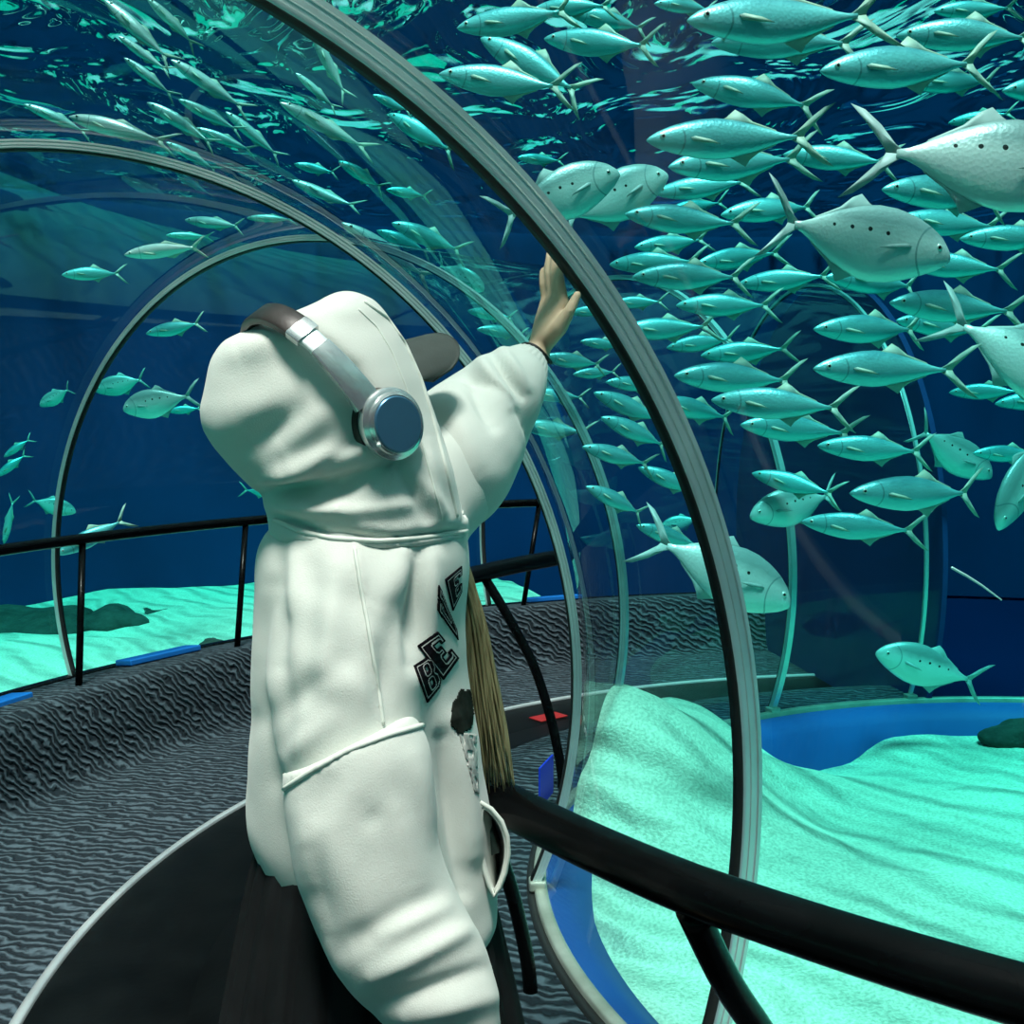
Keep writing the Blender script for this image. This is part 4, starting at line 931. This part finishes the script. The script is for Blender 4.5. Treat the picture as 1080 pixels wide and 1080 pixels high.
# hem ribbing round the bottom of the hoodie
# --- cap
mb = MB(); rings = []
for i in range(9):
    a = i / 8 * 1.45
    rings.append([HC + hU * (.045 + .085 * math.sin(a)) + hF * (.012 + .108 * math.cos(a) * math.cos(q)) + hR * (.090 * math.cos(a) * math.sin(q)) for q in [2 * PI * j / 32 for j in range(32)]])
mb.loft(rings); cap_ = own(mb.build('cap', M['cap']))
mb = MB(); vs = []; fs = []; nu, nv = 20, 10
b0 = at(431, 374, 1.735)
bF = Vector((math.cos(.35) * math.cos(az), math.cos(.35) * math.sin(az), math.sin(.35))); bR = (hR - Vector((0, 0, .55))); bR = (bR - bF * bR.dot(bF)).normalized(); bU = bR.cross(bF).normalized()
for lay in (0, .004):
    for i in range(nu + 1):
        u = -1 + 2 * i / nu
        for j in range(nv + 1):
            v = j / nv
            ln_ = .082 * (max(0, 1 - abs(u) ** 2.6)) ** .5
            vs.append(b0 + bF * (-.02 + v * (ln_ + .02)) + bR * (u * .058) + bU * (.012 - .018 * u * u - .010 * v - lay))
m_ = (nu + 1) * (nv + 1)
for i in range(nu):
    for j in range(nv):
        a = i * (nv + 1) + j; b_ = a + nv + 1
        fs += [(a, a + 1, b_ + 1, b_), (m_ + a, m_ + b_, m_ + b_ + 1, m_ + a + 1)]
for i in range(nu):
    for j in (0, nv):
        a = i * (nv + 1) + j; b_ = a + nv + 1; fs.append((a, b_, m_ + b_, m_ + a))
for i in (0, nu):
    for j in range(nv):
        a = i * (nv + 1) + j; fs.append((a, a + 1, m_ + a + 1, m_ + a))
mb.add(vs, fs); o = mb.build('cap_brim', M['cap']); own(o, cap_)
# --- hair falling from the hood
mb = MB(); rnd = random.Random(3)
for k in range(150):
    s0 = rnd.uniform(-1, 1); dd = rnd.uniform(-.03, .03); cut = rnd.uniform(.78, 1.02)
    K = [(472 + 8 * s0, 560, 1.72), (491 + 7 * s0, 615, 1.735), (503 + 12 * s0, 670, 1.74), (510 + 16 * s0, 730, 1.745), (518 + 19 * s0, 790, 1.745), (523 + 23 * s0 + rnd.uniform(-4, 4), 845, 1.745)]
    K = np.array(K); t = np.linspace(0, 5 * cut if cut < 1 else 5, 16); i = np.arange(6)
    q = np.stack([np.interp(t, i, K[:, c]) for c in range(3)], 1)
    for _ in range(2): q[1:-1] = (q[:-2] + q[2:] + 2 * q[1:-1]) / 4
    wv = rnd.uniform(0, 6)
    mb.tube([at(x + 1.2 * math.sin(yy * .03 + wv), yy, D + dd) for x, yy, D in q], [.0036 * (1 - .82 * (j / 15) ** 2) for j in range(16)], 6)
own(mb.build('hair', M['hair']))
# --- bracelet
mb = MB(); axb = (at(580, 345, GD - .04) - wr).normalized(); u = axb.cross(Vector((0, 0, 1))).normalized(); w_ = u.cross(axb)
mb.tube([wr + axb * .002 + (u * math.cos(a) + w_ * math.sin(a)) * .0305 + axb * .004 * math.sin(2 * a) for a in [2 * PI * j / 40 for j in range(41)]], .0034, 8, caps=False)
own(mb.build('bracelet', M['rubber']))
# ---------------------------------------------------------------- headphones
hp = empty('headphones', CUP); tag(hp, 'silver over-ear headphones with brown leather headband worn over the white hood', 'headphones')
HPI = Matrix.Translation(-CUP)
def hown(o, par=None): o.data.transform(HPI); o.parent = par or hp; return o
def bandpt(phi, push=0, a=.122, b=.186): return HC + hR * ((a + push) * math.cos(phi)) + hU * ((b + push) * math.sin(phi) ** .9 if math.sin(phi) > 0 else 0) - hF * .012
def strip(name, p0, p1, wd, th, m, par=None, push=0, taper=None):
    mb = MB(); rings = []; n = 26
    for i in range(n + 1):
        f = i / n; ph = p0 + (p1 - p0) * f; c = bandpt(ph, push); tn = (bandpt(ph + .02, push) - bandpt(ph - .02, push)).normalized(); out = tn.cross(hF).normalized()
        if out.dot(c - HC) < 0: out = -out
        w = wd if taper is None else wd * (taper[0] + (taper[1] - taper[0]) * f)
        rings.append([c + hF * (w * x) + out * (th * z) for x, z in ((-.5, -.35), (-.42, -.5), (.42, -.5), (.5, -.35), (.5, .35), (.42, .5), (-.42, .5), (-.5, .35))])
    mb.loft(rings); o = mb.build(name, m, None, True); o.data.set_sharp_from_angle(angle=.9); return hown(o, par)
hb = strip('headband', math.radians(58), math.radians(122), .036, .013, M['leather'])
for s in (0, 1):
    f = (lambda x: x) if s == 0 else (lambda x: PI - x)
    strip('band_clip', f(math.radians(50)), f(math.radians(58.5)), .037, .014, M['silver'])
    strip('band_slider', f(math.radians(40)), f(math.radians(51)), .028, .008, M['metal'])
    strip('yoke_arm', f(math.radians(11)), f(math.radians(42)), .032, .010, M['silver'], taper=(1.25, .95))
    sg = 1 if s == 0 else -1
    c0 = CUP if s == 0 else HC - hR * .118
    def lathe(name, prof, m, par=None):
        mb = MB(); rings = []
        for r, h in prof: rings.append([c0 + hR * (sg * h) + (hF * math.cos(a) * .93 + hU * math.sin(a)) * r for a in [2 * PI * j / 56 for j in range(56)]])
        mb.loft(rings); o = mb.build(name, m); o.data.set_sharp_from_angle(angle=.7); return hown(o, par)
    cup = lathe('ear_cup', [(.040, -.006), (.0475, -.003), (.049, .004), (.0485, .010), (.045, .013), (.0425, .014), (.0415, .019), (.0385, .021), (.037, .0205)], M['silver'])
    lathe('cup_plate', [(.0365, .015), (.0368, .0215), (.0355, .0228), (.01, .0232)], M['mirror'], cup)
    lathe('ear_cushion', [(.030, -.030), (.042, -.030), (.047, -.026), (.0485, -.018), (.047, -.009), (.042, -.005), (.030, -.005)], M['leather'], cup)
    mb = MB(); mb.ball(c0 + hR * (sg * .0205) - hF * .0395 - hU * .004, .0028, .0028, .0028, 10, 8); hown(mb.build('button', M['white']), cup)
